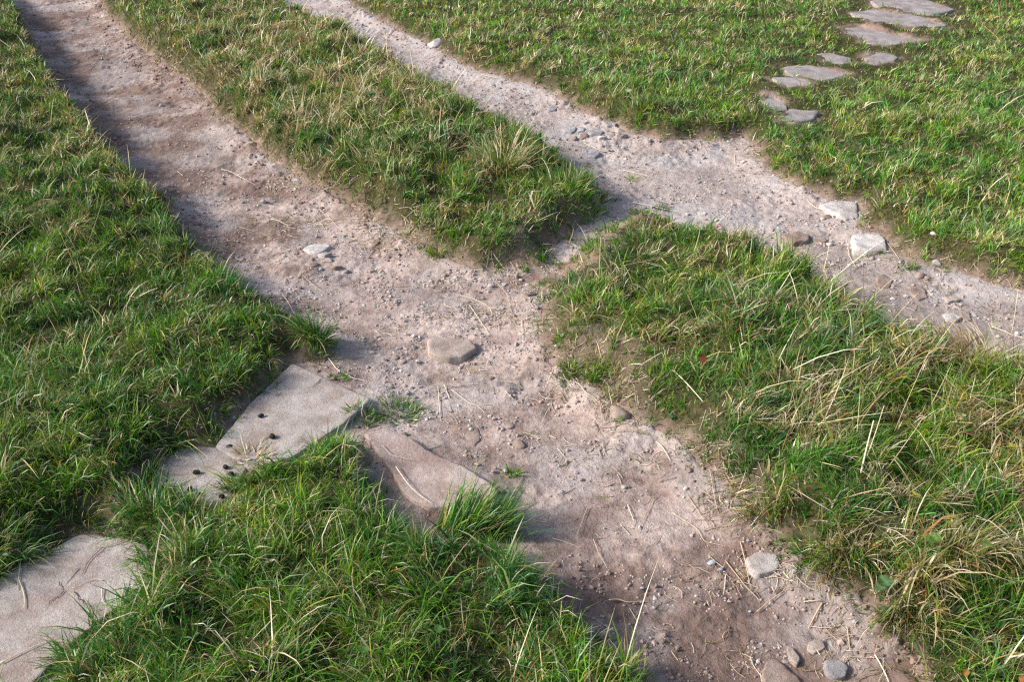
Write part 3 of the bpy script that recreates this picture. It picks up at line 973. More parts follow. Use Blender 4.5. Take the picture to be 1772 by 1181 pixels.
GRAV_CTRL = [(790, 500, 3, .25), (700, 560, 2, .25), (880, 520, 3, .2), (690, 615, 2.5, .10), (790, 690, 2.2, .14), (560, 460, 1.5, .2), (620, 480, 1.5, .25), (900, 640, 1, .2),
             (960, 760, .8, .2), (1240, 990, 1.5, .14), (1340, 1110, 1.5, .1), (1020, 235, 4, .3), (920, 180, 2.5, .4), (1300, 360, 3, .3), (1180, 370, 2.5, .3), (1440, 410, 3, .25), (1650, 550, 4, .3), (430, 320, 1.5, .3), (740, 110, 1.5, .5)]
STONES = [(.40, .31, .27), (.36, .27, .23), (.43, .35, .31), (.36, .30, .265), (.40, .35, .32), (.33, .30, .285), (.34, .33, .325), (.27, .21, .18), (.45, .41, .385), (.30, .235, .20)]
SOILS = [(.24, .165, .135), (.29, .21, .175), (.34, .255, .22), (.20, .135, .11)]
scatter_stones("gravel", "fine grit and gravel strewn over the broad path", lambda x, y: (S_path(x, y) < -0.01) & (S_main(x, y) <= S_upper(x, y)) & (S_slab(x, y) > 0.01),
               8000, GRAV_CTRL, .14, (.0024, .58, .0095), 201, STONES)
scatter_stones("gravel", "fine grit and gravel strewn over the narrower stony path", lambda x, y: (S_path(x, y) < -0.005) & (S_main(x, y) > S_upper(x, y)),
               4400, GRAV_CTRL, .5, (.0030, .55, .012), 202, STONES)
scatter_stones("loose_soil", "crumbs and clods of brown earth along the path edges", lambda x, y: (S_path(x, y) < 0.07) & (S_slab(x, y) > 0.0) & (S_path(x, y) > -0.14),
               5500, [(270, 110, 6, .4), (1120, 1130, 3, .15), (1400, 1040, 2, .2), (340, 400, 3, .3)], .6, (.0034, .5, .013), 203, SOILS, cat="soil", flat=(.5, 1))

# ------------------------------------------------------------------ grass
GREENS = np.array([(.034, .122, .005), (.055, .172, .007), (.092, .232, .010), (.032, .118, .020), (.055, .165, .032), (.130, .245, .014)])
YELLOW = np.array([(.25, .235, .045), (.21, .215, .045), (.30, .24, .06)])
STRAW = np.array([(.56, .46, .29), (.64, .55, .38), (.48, .35, .19), (.68, .60, .45)])
RUST = np.array([(.26, .125, .045), (.20, .105, .05), (.32, .17, .06)])


def blades(x, y, L, az, a0, bend, w, seed, dry, levels=4, z=None, tip_dry=0.2, tint=None):
    """One ribbon of a few segments for each blade; returns verts, faces, colours."""
    r = np.random.default_rng(seed)
    n = len(x)
    if z is None:
        z = np.maximum(height(x, y), np.where(S_body(x, y) < 0, .014, -1))
    t = np.linspace(0, 1, levels + 1)
    ca, sa = np.cos(az), np.sin(az)
    tw = r.normal(0, 0.9, n)                            # the ribbon's own turn about its stem
    pos = np.zeros((n, levels + 1, 3))
    cur = np.stack([x, y, z - 0.008], 1)
    pos[:, 0] = cur
    ang = a0.copy()
    kink = r.uniform(0, 1, n) < 0.16
    kat = r.integers(1, levels, n)
    swerve = r.normal(0, 0.35, n)
    seg = (L + 0.008) / levels
    azk = az.copy()
    for k in range(levels):
        st = np.stack([np.sin(ang) * np.cos(azk), np.sin(ang) * np.sin(azk), np.cos(ang)], 1)
        cur = cur + st * seg[:, None]
        pos[:, k + 1] = cur
        ang = ang + bend / levels * (0.4 + 1.2 * (k + 1) / levels) + np.where(kink & (kat == k + 1), r.uniform(.5, 1.4, n), 0)
        ang = np.minimum(ang, 2.2)
        azk = azk + swerve / levels
    # keep tips off the soil
    side = np.stack([-np.sin(az + tw), np.cos(az + tw), 0.35 * np.sin(tw * 2)], 1)
    prof = np.array([.75, 1.0, .95, .72, .0]) if levels == 4 else np.array([.85, 1.0, .7, 0.0]) if levels == 3 else np.array([.9, 1.0, 0.0])
    verts = []
    for k in range(levels):
        o = side * (0.5 * w * prof[k])[:, None]
        verts += [pos[:, k] - o, pos[:, k] + o]
    verts.append(pos[:, levels])
    V = np.stack(verts, 1)
    nv = V.shape[1]
    base = (np.arange(n) * nv)[:, None]
    quads = np.concatenate([base + np.array([2 * k, 2 * k + 1, 2 * k + 3, 2 * k + 2]) for k in range(levels - 1)])
    tris = base + np.array([2 * levels - 2, 2 * levels - 1, 2 * levels])
    # colours
    q = r.uniform(0, 1, n)
    col = GREENS[r.integers(0, len(GREENS), n)].copy()
    m_straw = q < dry * 0.60
    m_yel = (q > 1 - (0.05 + 0.20 * dry))
    m_rust = (q >= dry * 0.60) & (q < dry * 0.86)
    col[m_straw] = STRAW[r.integers(0, len(STRAW), m_straw.sum())]
    col[m_yel] = YELLOW[r.integers(0, len(YELLOW), m_yel.sum())]
    col[m_rust] = RUST[r.integers(0, len(RUST), m_rust.sum())]
    if tint is not None:
        col = np.where((m_straw | m_rust)[:, None], col, col * tint)
    col = col * r.uniform(.72, 1.25, (n, 1))
    C = np.repeat(col[:, None, :], nv, 1)
    C[:, :2] = 0.5 * C[:, :2] + 0.5 * np.array([.085, .062, .026])     # brown dead sheaths at the root
    td = (r.uniform(0, 1, n) < tip_dry) & ~m_straw & ~m_rust
    tipc = np.where(r.uniform(0, 1, (n, 1)) < .5, STRAW[r.integers(0, len(STRAW), n)], RUST[r.integers(0, len(RUST), n)] * 1.2)
    C[td, nv - 1] = tipc[td]
    C[td, nv - 3:nv - 1] = 0.55 * C[td, nv - 3:nv - 1] + 0.45 * tipc[td][:, None, :]
    return V.reshape(-1, 3), quads, tris, C.reshape(-1, 3)


def join_blades(name, parts, mat):
    Vs, Qs, Ts, Cs, off = [], [], [], [], 0
    for V, q, t, c in parts:
        Vs.append(V)
        Qs.append(q + off)
        Ts.append(t + off)
        Cs.append(c)
        off += len(V)
    return np_mesh(name, np.concatenate(Vs), [np.concatenate(Qs), np.concatenate(Ts)], np.concatenate(Cs), mats=[mat])


# which grass patch a spot belongs to
C_MAIN = [(60, -110), (100, 0), (300, 220), (520, 430), (750, 580), (900, 720), (1050, 850), (1200, 1000), (1300, 1181), (1380, 1350)]
C_UPPER = [(430, -80), (560, 5), (720, 85), (900, 170), (1030, 250), (1130, 315), (1380, 395), (1560, 505), (1772, 570), (1950, 620)]
SADDLE = [(850, 560), (1000, 420), (1130, 315)]
LEFT_P = [(-1500, -110), (60, -110)] + C_MAIN[1:5] + [(700, 640), (640, 705), (510, 715), (330, 830), (250, 915), (120, 950), (-100, 1110), (-400, 1300), (-1500, 1300)]
WEDGE_P = [(-400, 1300), (-100, 1110), (120, 950), (250, 915), (330, 830), (510, 715), (640, 705), (700, 640), (750, 580)] + C_MAIN[5:] + [(1380, 1500), (-400, 1500)]
MOUND1_P = C_MAIN[:5] + SADDLE + C_UPPER[4::-1]
MOUND2_P = [(750, 580)] + SADDLE + C_UPPER[5:] + [(2300, 800), (2300, 1500), (1380, 1500)] + C_MAIN[:4:-1]
PATCHES = [("left", LEFT_P), ("wedge", WEDGE_P), ("mound1", MOUND1_P), ("mound2", MOUND2_P)]
pid_field = np.full(GX.shape, 4)
for k, (_, pp) in enumerate(PATCHES):
    inn = sdf(world_poly(pp), GX, GY) < 0
    pid_field[inn & (pid_field == 4)] = k
PATCH_LABELS = ["grass bank with a sharp undercut edge along the side of the broad path where the big slab's upper rim lies",
                "wedge of lush grass in the foreground between the slabs and the broad path",
                "long grassy mound with bleached tops between the broad path and the stony path",
                "tussocky mound with much straw below the stony path, right of the broad path",
                "short grazed meadow grass around the stepping slabs"]
PATCH_LABELS[0] = "short dense grass bank along the shaded side of the broad path"


def patch_id(x, y):
    ix = np.clip(np.round((x - X0) / G).astype(int), 0, len(gx) - 1)
    iy = np.clip(np.round((y - Y0) / G).astype(int), 0, len(gy) - 1)
    return pid_field[iy, ix]


def frustum_half(y):
    return 0.521 * (y * math.cos(PITCH) + CAM_H * math.sin(PITCH))


def tuft_field(x, y):
    return sstep(-0.40, 0.50, fbm(x, y, 0.12, 3, 101, .6))


def sample_grass(y0, y1, dens, margin, r):
    hw = frustum_half(y1) + margin
    n = int(dens * (y1 - y0) * 2 * hw)
    x, y = r.uniform(-hw, hw, n), r.uniform(y0, y1, n)
    ok = np.abs(x) < frustum_half(y) + margin * np.where(r.uniform(0, 1, n) < .4, 1.0, .2)
    x, y = x[ok], y[ok]
    # draw blades together into tussocks
    k = r.uniform(0, 1, len(x)) < 0.5
    cell = 0.035 + 0.006 * y
    cx, cy = np.round(x / cell), np.round(y / cell)
    hx = cell * (cx + 0.9 * noise(cx * .37 + .5, cy * .41 + .5, 7))
    hy = cell * (cy + 0.9 * noise(cx * .43 + .5, cy * .39 + .5, 8))
    pull = np.where(k, r.uniform(.3, .75, len(x)), 0)
    return x + (hx - x) * pull, y + (hy - y) * pull


def build_grass():
    r = np.random.default_rng(11)
    store = [[] for _ in range(5)]
    seed = 300
    for (y0, y1, dens, margin, lv, wf) in ((1.0, 2.3, 38500, .8, 3, 1.0), (2.3, 3.5, 28500, .8, 3, 1.12), (3.5, 5.4, 16500, .8, 2, 1.35), (5.4, 7.2, 8400, .8, 2, 1.75), (7.2, 10.0, 5200, .8, 2, 2.3)):
        x, y = sample_grass(y0, y1, dens, margin, r)
        d = S_bare(x, y)
        dry = S_dry(x, y)
        # sparse ground on the saddle and thin fringes
        thin = sstep(0.026, 0.055, S_len(x, y))
        worn = np.clip(region_density(WORN, x, y), 0, 1)
        d = d + .045 * np.clip(.3 + fbm(x, y, .07, 3, 117), 0, 1) + 0.17 * worn * sstep(-.2, .4, fbm(x, y, .09, 3, 111)) * (S_slab(x, y) > .02)
        dpe = np.maximum(d, S_path(x, y)) * (S_slab(x, y) < S_path(x, y)) + d * (S_slab(x, y) >= S_path(x, y))
        fringe = sstep(0.0, 0.085, dpe + .015 * fbm(x, y, .05, 2, 113))
        keep = (d > 0.002) & (r.uniform(0, 1, len(x)) < (0.20 + 0.80 * fringe) * (0.25 + 0.75 * np.maximum(thin, sstep(.1, .25, d))) * (1 - .15 * worn))
        x, y, d, dry, dpe = x[keep], y[keep], d[keep], dry[keep], dpe[keep]
        n = len(x)
        tf = tuft_field(x, y)
        L = S_len(x, y) * np.exp(r.normal(0, .34, n)) * (0.30 + 0.64 * tf)
        worn = worn[keep]
        L *= (0.36 + 0.64 * sstep(0.0, 0.12, dpe)) * (1 - .42 * worn)
        L = np.clip(L, .012, .20)
        flow = 2.6 * fbm(x, y, 0.55, 2, 103) + 3.4 * fbm(x, y, 0.16, 2, 105) - 0.9
        az = flow + r.normal(0, 1.25, n)
        # blades hang out over the path edge
        ex, ey = -S_gx(x, y), -S_gy(x, y)
        hang = sstep(0.11, 0.0, d) * r.uniform(.2, 1.5, n)
        vx, vy = np.cos(az) + 1.3 * hang * ex, np.sin(az) + 1.3 * hang * ey
        az = np.arctan2(vy, vx)
        a0 = np.abs(r.normal(.42, .34, n)) + 0.16 * hang + 0.12 * sstep(.06, .1, L)
        bend = np.abs(r.normal(.95, .65, n)) + 5.0 * np.maximum(L - .05, 0)
        w = np.exp(r.normal(np.log(.0022), .38, n)) * wf * (0.8 + 2.2 * np.clip(L, 0, .12))
        dfld = np.clip(dry * (0.05 + 1.9 * sstep(-.25, .45, fbm(x, y, 0.15, 3, 107, .6))) - 0.05, 0.03, .95)
        hue = fbm(x, y, 0.45, 3, 109)[:, None]
        tint = np.clip((1 + hue * np.array([.55, .18, -.2])) * (1 + .55 * (fbm(x, y, .16, 2, 115)[:, None] + .35 * (tf[:, None] - .5)) * np.array([.9, .65, .5])), .35, 2.2)
        pid = patch_id(x, y)
        tint = tint * np.where(pid == 4, 1.45, np.where(pid == 0, 1.0, 1.08))[:, None]
        for k in range(5):
            m = pid == k
            if m.any():
                seed += 1
                store[k].append(blades(x[m], y[m], L[m], az[m], a0[m], bend[m], w[m], seed, dfld[m], lv, tint=tint[m]))
        # pale dead stalks lying in the turf
        q = int(n * .02)
        j = r.choice(n, q, replace=False, p=(dfld ** 1.3) / (dfld ** 1.3).sum())
        Ls = np.clip(L[j] * r.uniform(1.3, 2.4, q), .05, .22)
        for k in range(5):
            m = pid[j] == k
            if m.any():
                jj = j[m]
                seed += 1
                store[k].append(blades(x[jj], y[jj], Ls[m], az[jj] + r.normal(0, .6, m.sum()), r.uniform(.3, 1.25, m.sum()), r.uniform(0.05, .9, m.sum()),
                                       np.full(m.sum(), .0021 * wf) * r.uniform(.7, 1.3, m.sum()), seed, np.full(m.sum(), 1.9), max(lv, 3),
                                       z=height(x[jj], y[jj]) + L[jj] * .35))
    for k in range(5):
        me = join_blades("grass", store[k], MAT['blade'])
        o = link(bpy.data.objects.new("grass", me))
        tag(o, PATCH_LABELS[k], "grass", kind="stuff")


build_grass()


def tuft(u, v, w_px, n, L, label, dry=.1, spread=1.0, name="grass_tuft", h_px=None, wid=.0022, tint=(1, 1, 1), lean=None, group=None, a0m=.5):
    """A clump of blades that grows apart from the turf."""
    r = np.random.default_rng(int(u * 3 + v * 5))
    p = on_ground(u, v)
    s = px_per_m(p)
    rx = 0.5 * w_px / s
    dep = (CAM_H - p[2]) / math.hypot(p[0], p[1], CAM_H - p[2])
    ry = 0.5 * (h_px if h_px else w_px * .6) / s / dep
    a = r.uniform(0, 2 * np.pi, n)
    q = np.sqrt(r.uniform(0, 1, n)) * (0.75 + 0.35 * noise(np.cos(a) * 1.5, np.sin(a) * 1.5, int(u) % 50))
    x, y = p[0] + rx * q * np.cos(a), p[1] + ry * q * np.sin(a)
    az = np.arctan2((y - p[1]) / max(ry, 1e-3), (x - p[0]) / max(rx, 1e-3)) + r.normal(0, .7, n)
    if lean is not None:
        az = np.arctan2(np.sin(az) + 1.9 * math.sin(lean), np.cos(az) + 1.9 * math.cos(lean))
    LL = L * np.exp(r.normal(0, .3, n))
    a0 = np.abs(r.normal(a0m * .5, .25, n)) + spread * .5 * q
    V, Q, T, C = blades(x, y, LL, az, a0, np.abs(r.normal(.8, .5, n)), np.exp(r.normal(np.log(wid), .25, n)), int(u + v), np.full(n, dry), 4,
                        tint=np.array(tint)[None])
    org = np.array([p[0], p[1], float(height(p[0], p[1]))])
    me = np_mesh(name, V - org, [Q, T], C, mats=[MAT['blade']])
    o = bpy.data.objects.new(name, me)
    o.location = org
    link(o)
    return tag(o, label, "grass tuft", group)


YG = (1.7, 1.25, .8)
tuft(757, 440, 40, 260, .035, "yellow-green grass tuft standing alone off the upper mound's lower edge", .15, tint=YG, h_px=16)
tuft(548, 600, 66, 300, .065, "dark green grass tuft jutting onto the broad path above the smooth slab", .08, h_px=34)
tuft(690, 718, 96, 620, .034, "low straggling grass clump between the smooth slab and the edging stone", .14, h_px=44, spread=1.6, a0m=1.0)
tuft(625, 722, 60, 170, .030, "thin grass fringe under the sharp corner of the smooth slab", .2, h_px=30, spread=1.4)
tuft(586, 655, 34, 160, .016, "tiny mossy green tuft on the upper edge of the smooth slab", .05, tint=(1.2, 1.2, .8), h_px=14)
tuft(985, 645, 32, 260, .026, "mossy yellow-green tuft, left of two little tufts beside the lower mound", .08, tint=YG, h_px=20)
tuft(1030, 652, 40, 300, .022, "mossy yellow-green tuft, right of two little tufts beside the lower mound", .08, tint=YG, h_px=16)
tuft(886, 822, 22, 60, .026, "wispy green tuft at the pointed end of the edging stone", .1, h_px=10, tint=(1.2, 1.15, .8))
tuft(1402, 968, 52, 110, .050, "bright green spiky tuft at the foot of the lower mound", .05, h_px=26, tint=(1.25, 1.25, .8))
tuft(1118, 802, 26, 26, .040, "few bent green blades lying in the lower path", .1, h_px=12, a0m=1.4, tint=(1.3, 1.2, .8))
tuft(870, 288, 92, 340, .125, "drooping tussock with a bleached skirt on the upper mound", .62, h_px=30, wid=.0028)
tuft(815, 925, 170, 700, .095, "tall pale blue-green tussock at the tip of the foreground grass wedge", .04, h_px=56, wid=.0027, tint=(1.15, 1.12, 1.5), lean=.6, a0m=.35)
tuft(1110, 372, 44, 200, .028, "flat yellowish tuft between the stony path and the lower mound", .2, h_px=12, tint=YG)
tuft(1145, 362, 26, 120, .022, "small green tuft on the near side of the stony path", .1, h_px=8, tint=(1.2, 1.1, .8))
tuft(1095, 312, 22, 70, .022, "tiny worn tuft in the gap between the two mounds", .3, h_px=7, tint=YG)
tuft(1506, 440, 66, 170, .022, "thin grass strip growing under the white block", .15, h_px=10)
tuft(1572, 462, 34, 120, .024, "green tuft in bare soil right of the white block", .1, h_px=10)
tuft(1438, 368, 22, 60, .018, "wisp of grass at the lower rim of the pale flat stone", .1, h_px=6)
tuft(940, 500, 60, 170, .022, "sparse trampled grass at the gravelly edge of the lower mound", .3, h_px=26, tint=YG, a0m=1.2)
tuft(1660, 960, 110, 300, .125, "big drooping tussock with a white bleached fringe on the straw-rich mound", .72, h_px=50, wid=.003, lean=-1.8)
tuft(1590, 1010, 60, 150, .13, "bleached arching grass fringe beside the big drooping tussock", .85, h_px=30, wid=.0032, lean=-1.9)
tuft(440, 800, 60, 90, .045, "dry pale wisps between the smooth slab and the small sunken slab", .8, h_px=26, a0m=1.2)
tuft(985, 325, 150, 800, .065, "rounded dense tussock at the tip of the upper mound", .12, h_px=70, tint=(1.1, 1.1, .9))
tuft(1335, 885, 110, 260, .085, "straw-mixed tussock drooping onto the lower path above the lumpy pale rock", .45, h_px=40, lean=-2.3)
tuft(1460, 975, 120, 280, .095, "drooping straw-mixed tussock between the spiky tuft and the weeds", .45, h_px=40, lean=-2.1)
tuft(1570, 1075, 120, 300, .10, "lowest drooping tussock on the straw-rich mound, hanging to the path", .45, h_px=50, lean=-2.0)
tuft(1640, 600, 190, 420, .09, "flattened rusty straw tussock on the crest beside the stony path", .95, h_px=40, lean=2.6, a0m=1.3)
tuft(265, 905, 100, 300, .045, "grey-green grass tongue separating the small slab from the big cracked slab", .08, h_px=46, tint=(1.0, 1.05, 1.3), a0m=.8)

# ------------------------------------------------------------------ straws and stalks
STRAW_C = {'pale': (.76, .66, .52), 'tan': (.60, .46, .32), 'dark': (.17, .105, .075), 'green': (.20, .22, .07)}


def tube(pts, rad, taper=.5, sides=4, sub=4):
    pts = np.asarray(pts, float)
    n = len(pts)
    t = np.linspace(0, n - 1, (n - 1) * sub + 1)
    out = []
    for tt in t:                                            # Catmull-Rom
        i = min(int(tt), n - 2)
        f = tt - i
        p0, p1, p2, p3 = pts[max(i - 1, 0)], pts[i], pts[i + 1], pts[min(i + 2, n - 1)]
        out.append(.5 * (2 * p1 + (p2 - p0) * f + (2 * p0 - 5 * p1 + 4 * p2 - p3) * f * f + (3 * p1 - p0 - 3 * p2 + p3) * f ** 3))
    P = np.array(out)
    m = len(P)
    tan = np.gradient(P, axis=0)
    tan /= np.linalg.norm(tan, axis=1, keepdims=True) + 1e-9
    ref = np.tile([0, 0, 1.0], (m, 1))
    ref[np.abs(tan[:, 2]) > .9] = [1, 0, 0]
    s = np.cross(tan, ref)
    s /= np.linalg.norm(s, axis=1, keepdims=True) + 1e-9
    b = np.cross(s, tan)
    rr = rad * (1 - (1 - taper) * np.linspace(0, 1, m))
    V = np.concatenate([P + rr[:, None] * (math.cos(a) * s + math.sin(a) * b) for a in np.arange(sides) * 2 * math.pi / sides])
    F = []
    i = np.arange(m - 1)
    for k in range(sides):
        k2 = (k + 1) % sides
        F.append(np.stack([k * m + i, k * m + i + 1, k2 * m + i + 1, k2 * m + i], 1))
    caps = np.array([[k * m for k in range(sides)], [k * m + m - 1 for k in range(sides)][::-1]])
    return V, [np.concatenate(F), caps] if sides == 4 else [np.concatenate(F)]


def straw(px, label, tone='pale', rad=.0013, lift=.004, name="straw", cat="straw", up=None, group=None, level=None):
    r = np.random.default_rng(int(px[0][0] * 11 + px[0][1]))
    if level is not None:
        P = np.array([on_plane(u, v, level + .003 + r.uniform(0, .002)) for u, v in px])
    elif up is None:
        fine = []
        for a, b in zip(px[:-1], px[1:]):
            fine += [(a[0] + (b[0] - a[0]) * f, a[1] + (b[1] - a[1]) * f) for f in (0, .5)]
        fine.append(px[-1])
        P = np.array([on_ground(u, v, lift + r.uniform(0, .002)) for u, v in fine])
        for _ in range(2):                                  # stiff: it bridges the hollows
            z = P[:, 2].copy()
            P[1:-1, 2] = np.maximum(P[1:-1, 2], .5 * (z[:-2] + z[2:]))
    else:                                                   # stands up: root on the ground, tip at height up
        n = len(px)
        P = np.array([on_ground(px[0][0], px[0][1])] + [on_plane(u, v, float(on_ground(*px[0])[2]) + up * (k + 1) / (n - 1)) for k, (u, v) in enumerate(px[1:])])
    org = P[0].copy()
    V, F = tube(P - org, rad * 0.9)
    c = np.array(STRAW_C[tone]) * r.uniform(.85, 1.12)
    o = bpy.data.objects.new(name, np_mesh(name, V, F, np.tile(c, (len(V), 1)), mats=[MAT['straw']]))
    o.location = org
    link(o)
    return tag(o, label, cat, group)


ST = [
    ([(383, 293), (412, 305), (443, 320)], "long straight straw on the upper broad path", 'pale', .0018),
    ([(469, 379), (484, 384), (501, 391)], "short pale straw left of mid upper path, touching a second bit", 'pale', .0016),
    ([(567, 373), (584, 392), (618, 411)], "bent straw at the foot of the upper mound above the flat white stone", 'tan', .0013),
    ([(521, 473), (542, 494), (564, 507)], "curved tan straw left of the gravelly stretch", 'tan', .0014),
    ([(489, 510), (499, 524), (513, 550)], "straw lying along the edge of the left-hand turf beside the path", 'pale', .0013),
    ([(518, 526), (541, 529)], "short straw near the shaded turf above the dark green tuft", 'pale', .0012),
    ([(540, 534), (569, 549)], "short straight straw just above the lone dark green tuft", 'pale', .0012),
    ([(796, 511), (825, 520), (847, 533), (852, 544), (848, 554)], "hooked straw curling over the gravel in mid path", 'pale', .0016),
    ([(860, 490), (877, 511), (882, 527), (880, 549)], "straw bending downwards beside the squat grey stone", 'tan', .0014),
    ([(813, 529), (829, 554), (847, 580)], "curved straw reaching down towards the flat beige stone", 'pale', .0014),
    ([(764, 537), (794, 541), (842, 537)], "long nearly level straw crossing mid path", 'tan', .0013),
    ([(846, 532), (872, 537)], "short level straw touching the hooked straw", 'pale', .0013),
    ([(903, 555), (905, 595)], "upright-looking straight straw left of the lower mound edge", 'pale', .0013),
    ([(870, 499), (901, 488)], "short rising straw beside the white pebbles on the gravel", 'pale', .0015),
    ([(877, 475), (906, 478)], "pale straw lying on the bare saddle below the upper mound", 'pale', .0014),
    ([(568, 620), (582, 638), (611, 655), (633, 660)], "long wavy straw running beside the upper edge of the smooth slab", 'pale', .0015),
    ([(662, 577), (680, 581), (700, 572)], "greenish straw bit up the path from the rubble", 'pale', .0014),
    ([(648, 572), (659, 580), (686, 580)], "straw with a bent end near the greenish straw bit", 'pale', .0012),
    ([(758, 669), (761, 709), (762, 726)], "long straight straw pointing at the camera in mid path", 'pale', .0015),
    ([(768, 665), (778, 690)], "shorter straw paired with the long one in mid path", 'pale', .0014),
    ([(782, 675), (811, 697), (826, 703), (839, 714), (860, 713)], "zigzag straw right of the paired straws", 'pale', .0015),
    ([(777, 671), (843, 665)], "thin dark twig lying across mid path", 'dark', .0016),
    ([(661, 771), (681, 789), (720, 797)], "bent straw lying on the edging stone", 'tan', .0015),
    ([(685, 808), (713, 846), (750, 874)], "long straw sloping off the edging stone into the wedge grass", 'pale', .0018),
    ([(764, 851), (800, 848), (844, 845)], "thin straw along the lower rim of the edging stone", 'tan', .0012),
    ([(975, 603), (1004, 614), (1044, 628)], "arched pale straw at the edge of the lower mound above the tufts", 'pale', .0018),
    ([(963, 633), (977, 655), (992, 674)], "tan straw running down past the left mossy tuft", 'tan', .0014),
    ([(995, 661), (1012, 678), (1038, 698)], "pale straw passing the perfectly round pebble", 'pale', .0014),
    ([(1038, 695), (1042, 727)], "short straw ending at the chunky beige stone", 'tan', .0014),
    ([(874, 677), (889, 692)], "little straw on the smooth pale earth left of the tufts", 'pale', .0013),
    ([(956, 700), (938, 731)], "straw slanting on the pale earth left of the chunky beige stone", 'pale', .0013),
    ([(965, 777), (977, 791)], "short straw on smooth earth in the lower path", 'pale', .0013),
    ([(1136, 766), (1147, 775), (1160, 797)], "broken thick straw at the foot of the lower mound", 'pale', .0022),
    ([(1256, 972), (1290, 1015), (1317, 1042)], "long tan straw beside the round white pebble", 'tan', .0014),
    ([(1281, 938), (1290, 975), (1297, 1010)], "straw lying over the left side of the lumpy pale rock", 'tan', .0014),
    ([(1312, 979), (1342, 992), (1363, 1008)], "thin curved straw below the lumpy pale rock", 'pale', .0012),
    ([(1423, 1044), (1411, 1066), (1399, 1088)], "thick flattened tan stem near the lower mound foot", 'tan', .0030),
    ([(1391, 1042), (1421, 1039)], "short pale straw at the head of the thick flattened stem", 'pale', .0015),
    ([(1310, 1059), (1335, 1040), (1358, 1022)], "greyish twig crossing a straw below the lumpy pale rock", 'tan', .0018),
    ([(1514, 1134), (1526, 1155), (1538, 1182)], "white stiff straw at the bottom of the path beside the mound", 'pale', .0020),
    ([(1410, 1121), (1419, 1135)], "short white straw above the angular grey stone", 'pale', .0016),
    ([(1466, 1085), (1471, 1128)], "tan straw on brown soil near the mound's lowest edge", 'tan', .0016),
    ([(1027, 934), (1036, 958), (1051, 985)], "straight straw in the damp lower path", 'tan', .0013),
    ([(1024, 1005), (1053, 985)], "brown straw meeting the tip of the straight straw", 'tan', .0012),
    ([(1054, 1039), (1086, 1043), (1117, 1041)], "thick pale stem lying level by the wedge grass", 'tan', .0026),
    ([(1017, 878), (998, 929)], "slanting thin straw right of the tall pale tussock", 'tan', .0012),
    ([(956, 932), (1005, 949)], "tan straw by the dark hollow at the wedge edge", 'tan', .0014),
    ([(1132, 858), (1103, 922)], "long thin straw slanting on the lower path", 'tan', .0012),
    ([(1086, 874), (1096, 900), (1095, 912)], "kinked straw left of the long thin slanting one", 'pale', .0014),
    ([(1191, 860), (1223, 909)], "thin straw below the white cube-like pebble", 'tan', .0013),
    ([(1163, 888), (1205, 915), (1220, 938), (1258, 947)], "long curved tan straw on the lower path", 'tan', .0012),
    ([(1228, 812), (1238, 870), (1241, 880)], "upright-looking straw bunch stem at the mound foot", 'tan', .0015),
    ([(38, 950), (34, 985), (30, 1022)], "pale straw hanging off the turf onto the big cracked slab", 'pale', .0016),
    ([(34, 1006), (42, 1030), (42, 1054)], "thick white straw on the outer part of the big cracked slab", 'pale', .0020),
    ([(0, 1148), (50, 1124), (99, 1103)], "long straight straw near the lower rim of the big cracked slab", 'pale', .0018),
    ([(135, 984), (109, 1010)], "short stiff straw above the crack in the big slab", 'pale', .0016),
    ([(179, 1005), (158, 1004), (124, 1019)], "gently curved pale straw on the big cracked slab", 'pale', .0013),
    ([(176, 1019), (177, 1036), (181, 1045)], "short white straw right of the crack on the big slab", 'pale', .0016),
    ([(235, 928), (190, 944), (160, 948)], "pinkish stem overhanging the top rim of the big cracked slab", 'tan', .0018),
    ([(178, 948), (155, 970), (142, 994)], "brown arching stem on the upper part of the big cracked slab", 'dark', .0012),
    ([(226, 1015), (258, 1005)], "pale straw poking from the wedge grass onto the big slab", 'pale', .0018),
    ([(469, 754), (444, 768), (413, 796)], "grey arching straw attached to a dung pellet on the smooth slab", 'tan', .0018),
    ([(425, 797), (482, 785)], "white straw along the lower rim of the smooth slab", 'pale', .0018),
    ([(314, 836), (345, 822)], "straw beside the flat pellet on the small sunken slab", 'pale', .0016),
    ([(346, 877), (351, 846)], "pale straw standing at the lower rim of the small sunken slab", 'pale', .0016),
    ([(268, 832), (283, 795)], "thin straw along the turf side of the small sunken slab", 'pale', .0012),
    ([(295, 775), (310, 796)], "short white straw at the top rim of the small sunken slab", 'pale', .0016),
    ([(1467, 428), (1469, 442), (1482, 464)], "curved white straw below the white block on the stony path", 'pale', .0020),
    ([(1396, 345), (1412, 362), (1440, 368)], "curved straw left of the pale flat stone", 'pale', .0018),
    ([(1433, 352), (1442, 365), (1456, 390)], "straw hanging across the pale flat stone", 'pale', .0018),
    ([(1534, 418), (1556, 448)], "straight straw from the white block's corner down the grass edge", 'tan', .0020),
    ([(1010, 247), (1038, 260), (1076, 271)], "grey straw below the cobble cluster", 'pale', .0018),
    ([(1078, 294), (1110, 302), (1125, 306)], "straw lying along the near side of the bare earth", 'pale', .0018),
    ([(1095, 350), (1150, 362), (1192, 370)], "long pale straw at the upper edge of the lower mound", 'pale', .0016),
    ([(1010, 400), (1045, 393)], "straw on the bare saddle between the mounds", 'pale', .0016),
    ([(1272, 268), (1272, 284)], "white upright scrap of straw on the bare earth corner", 'pale', .0022),
    ([(1715, 565), (1752, 580), (1772, 586)], "pale straw across the stony path near the picture edge", 'pale', .0018),
    ([(833, 129), (862, 135)], "straw on the narrow far part of the stony path", 'pale', .0022),
]
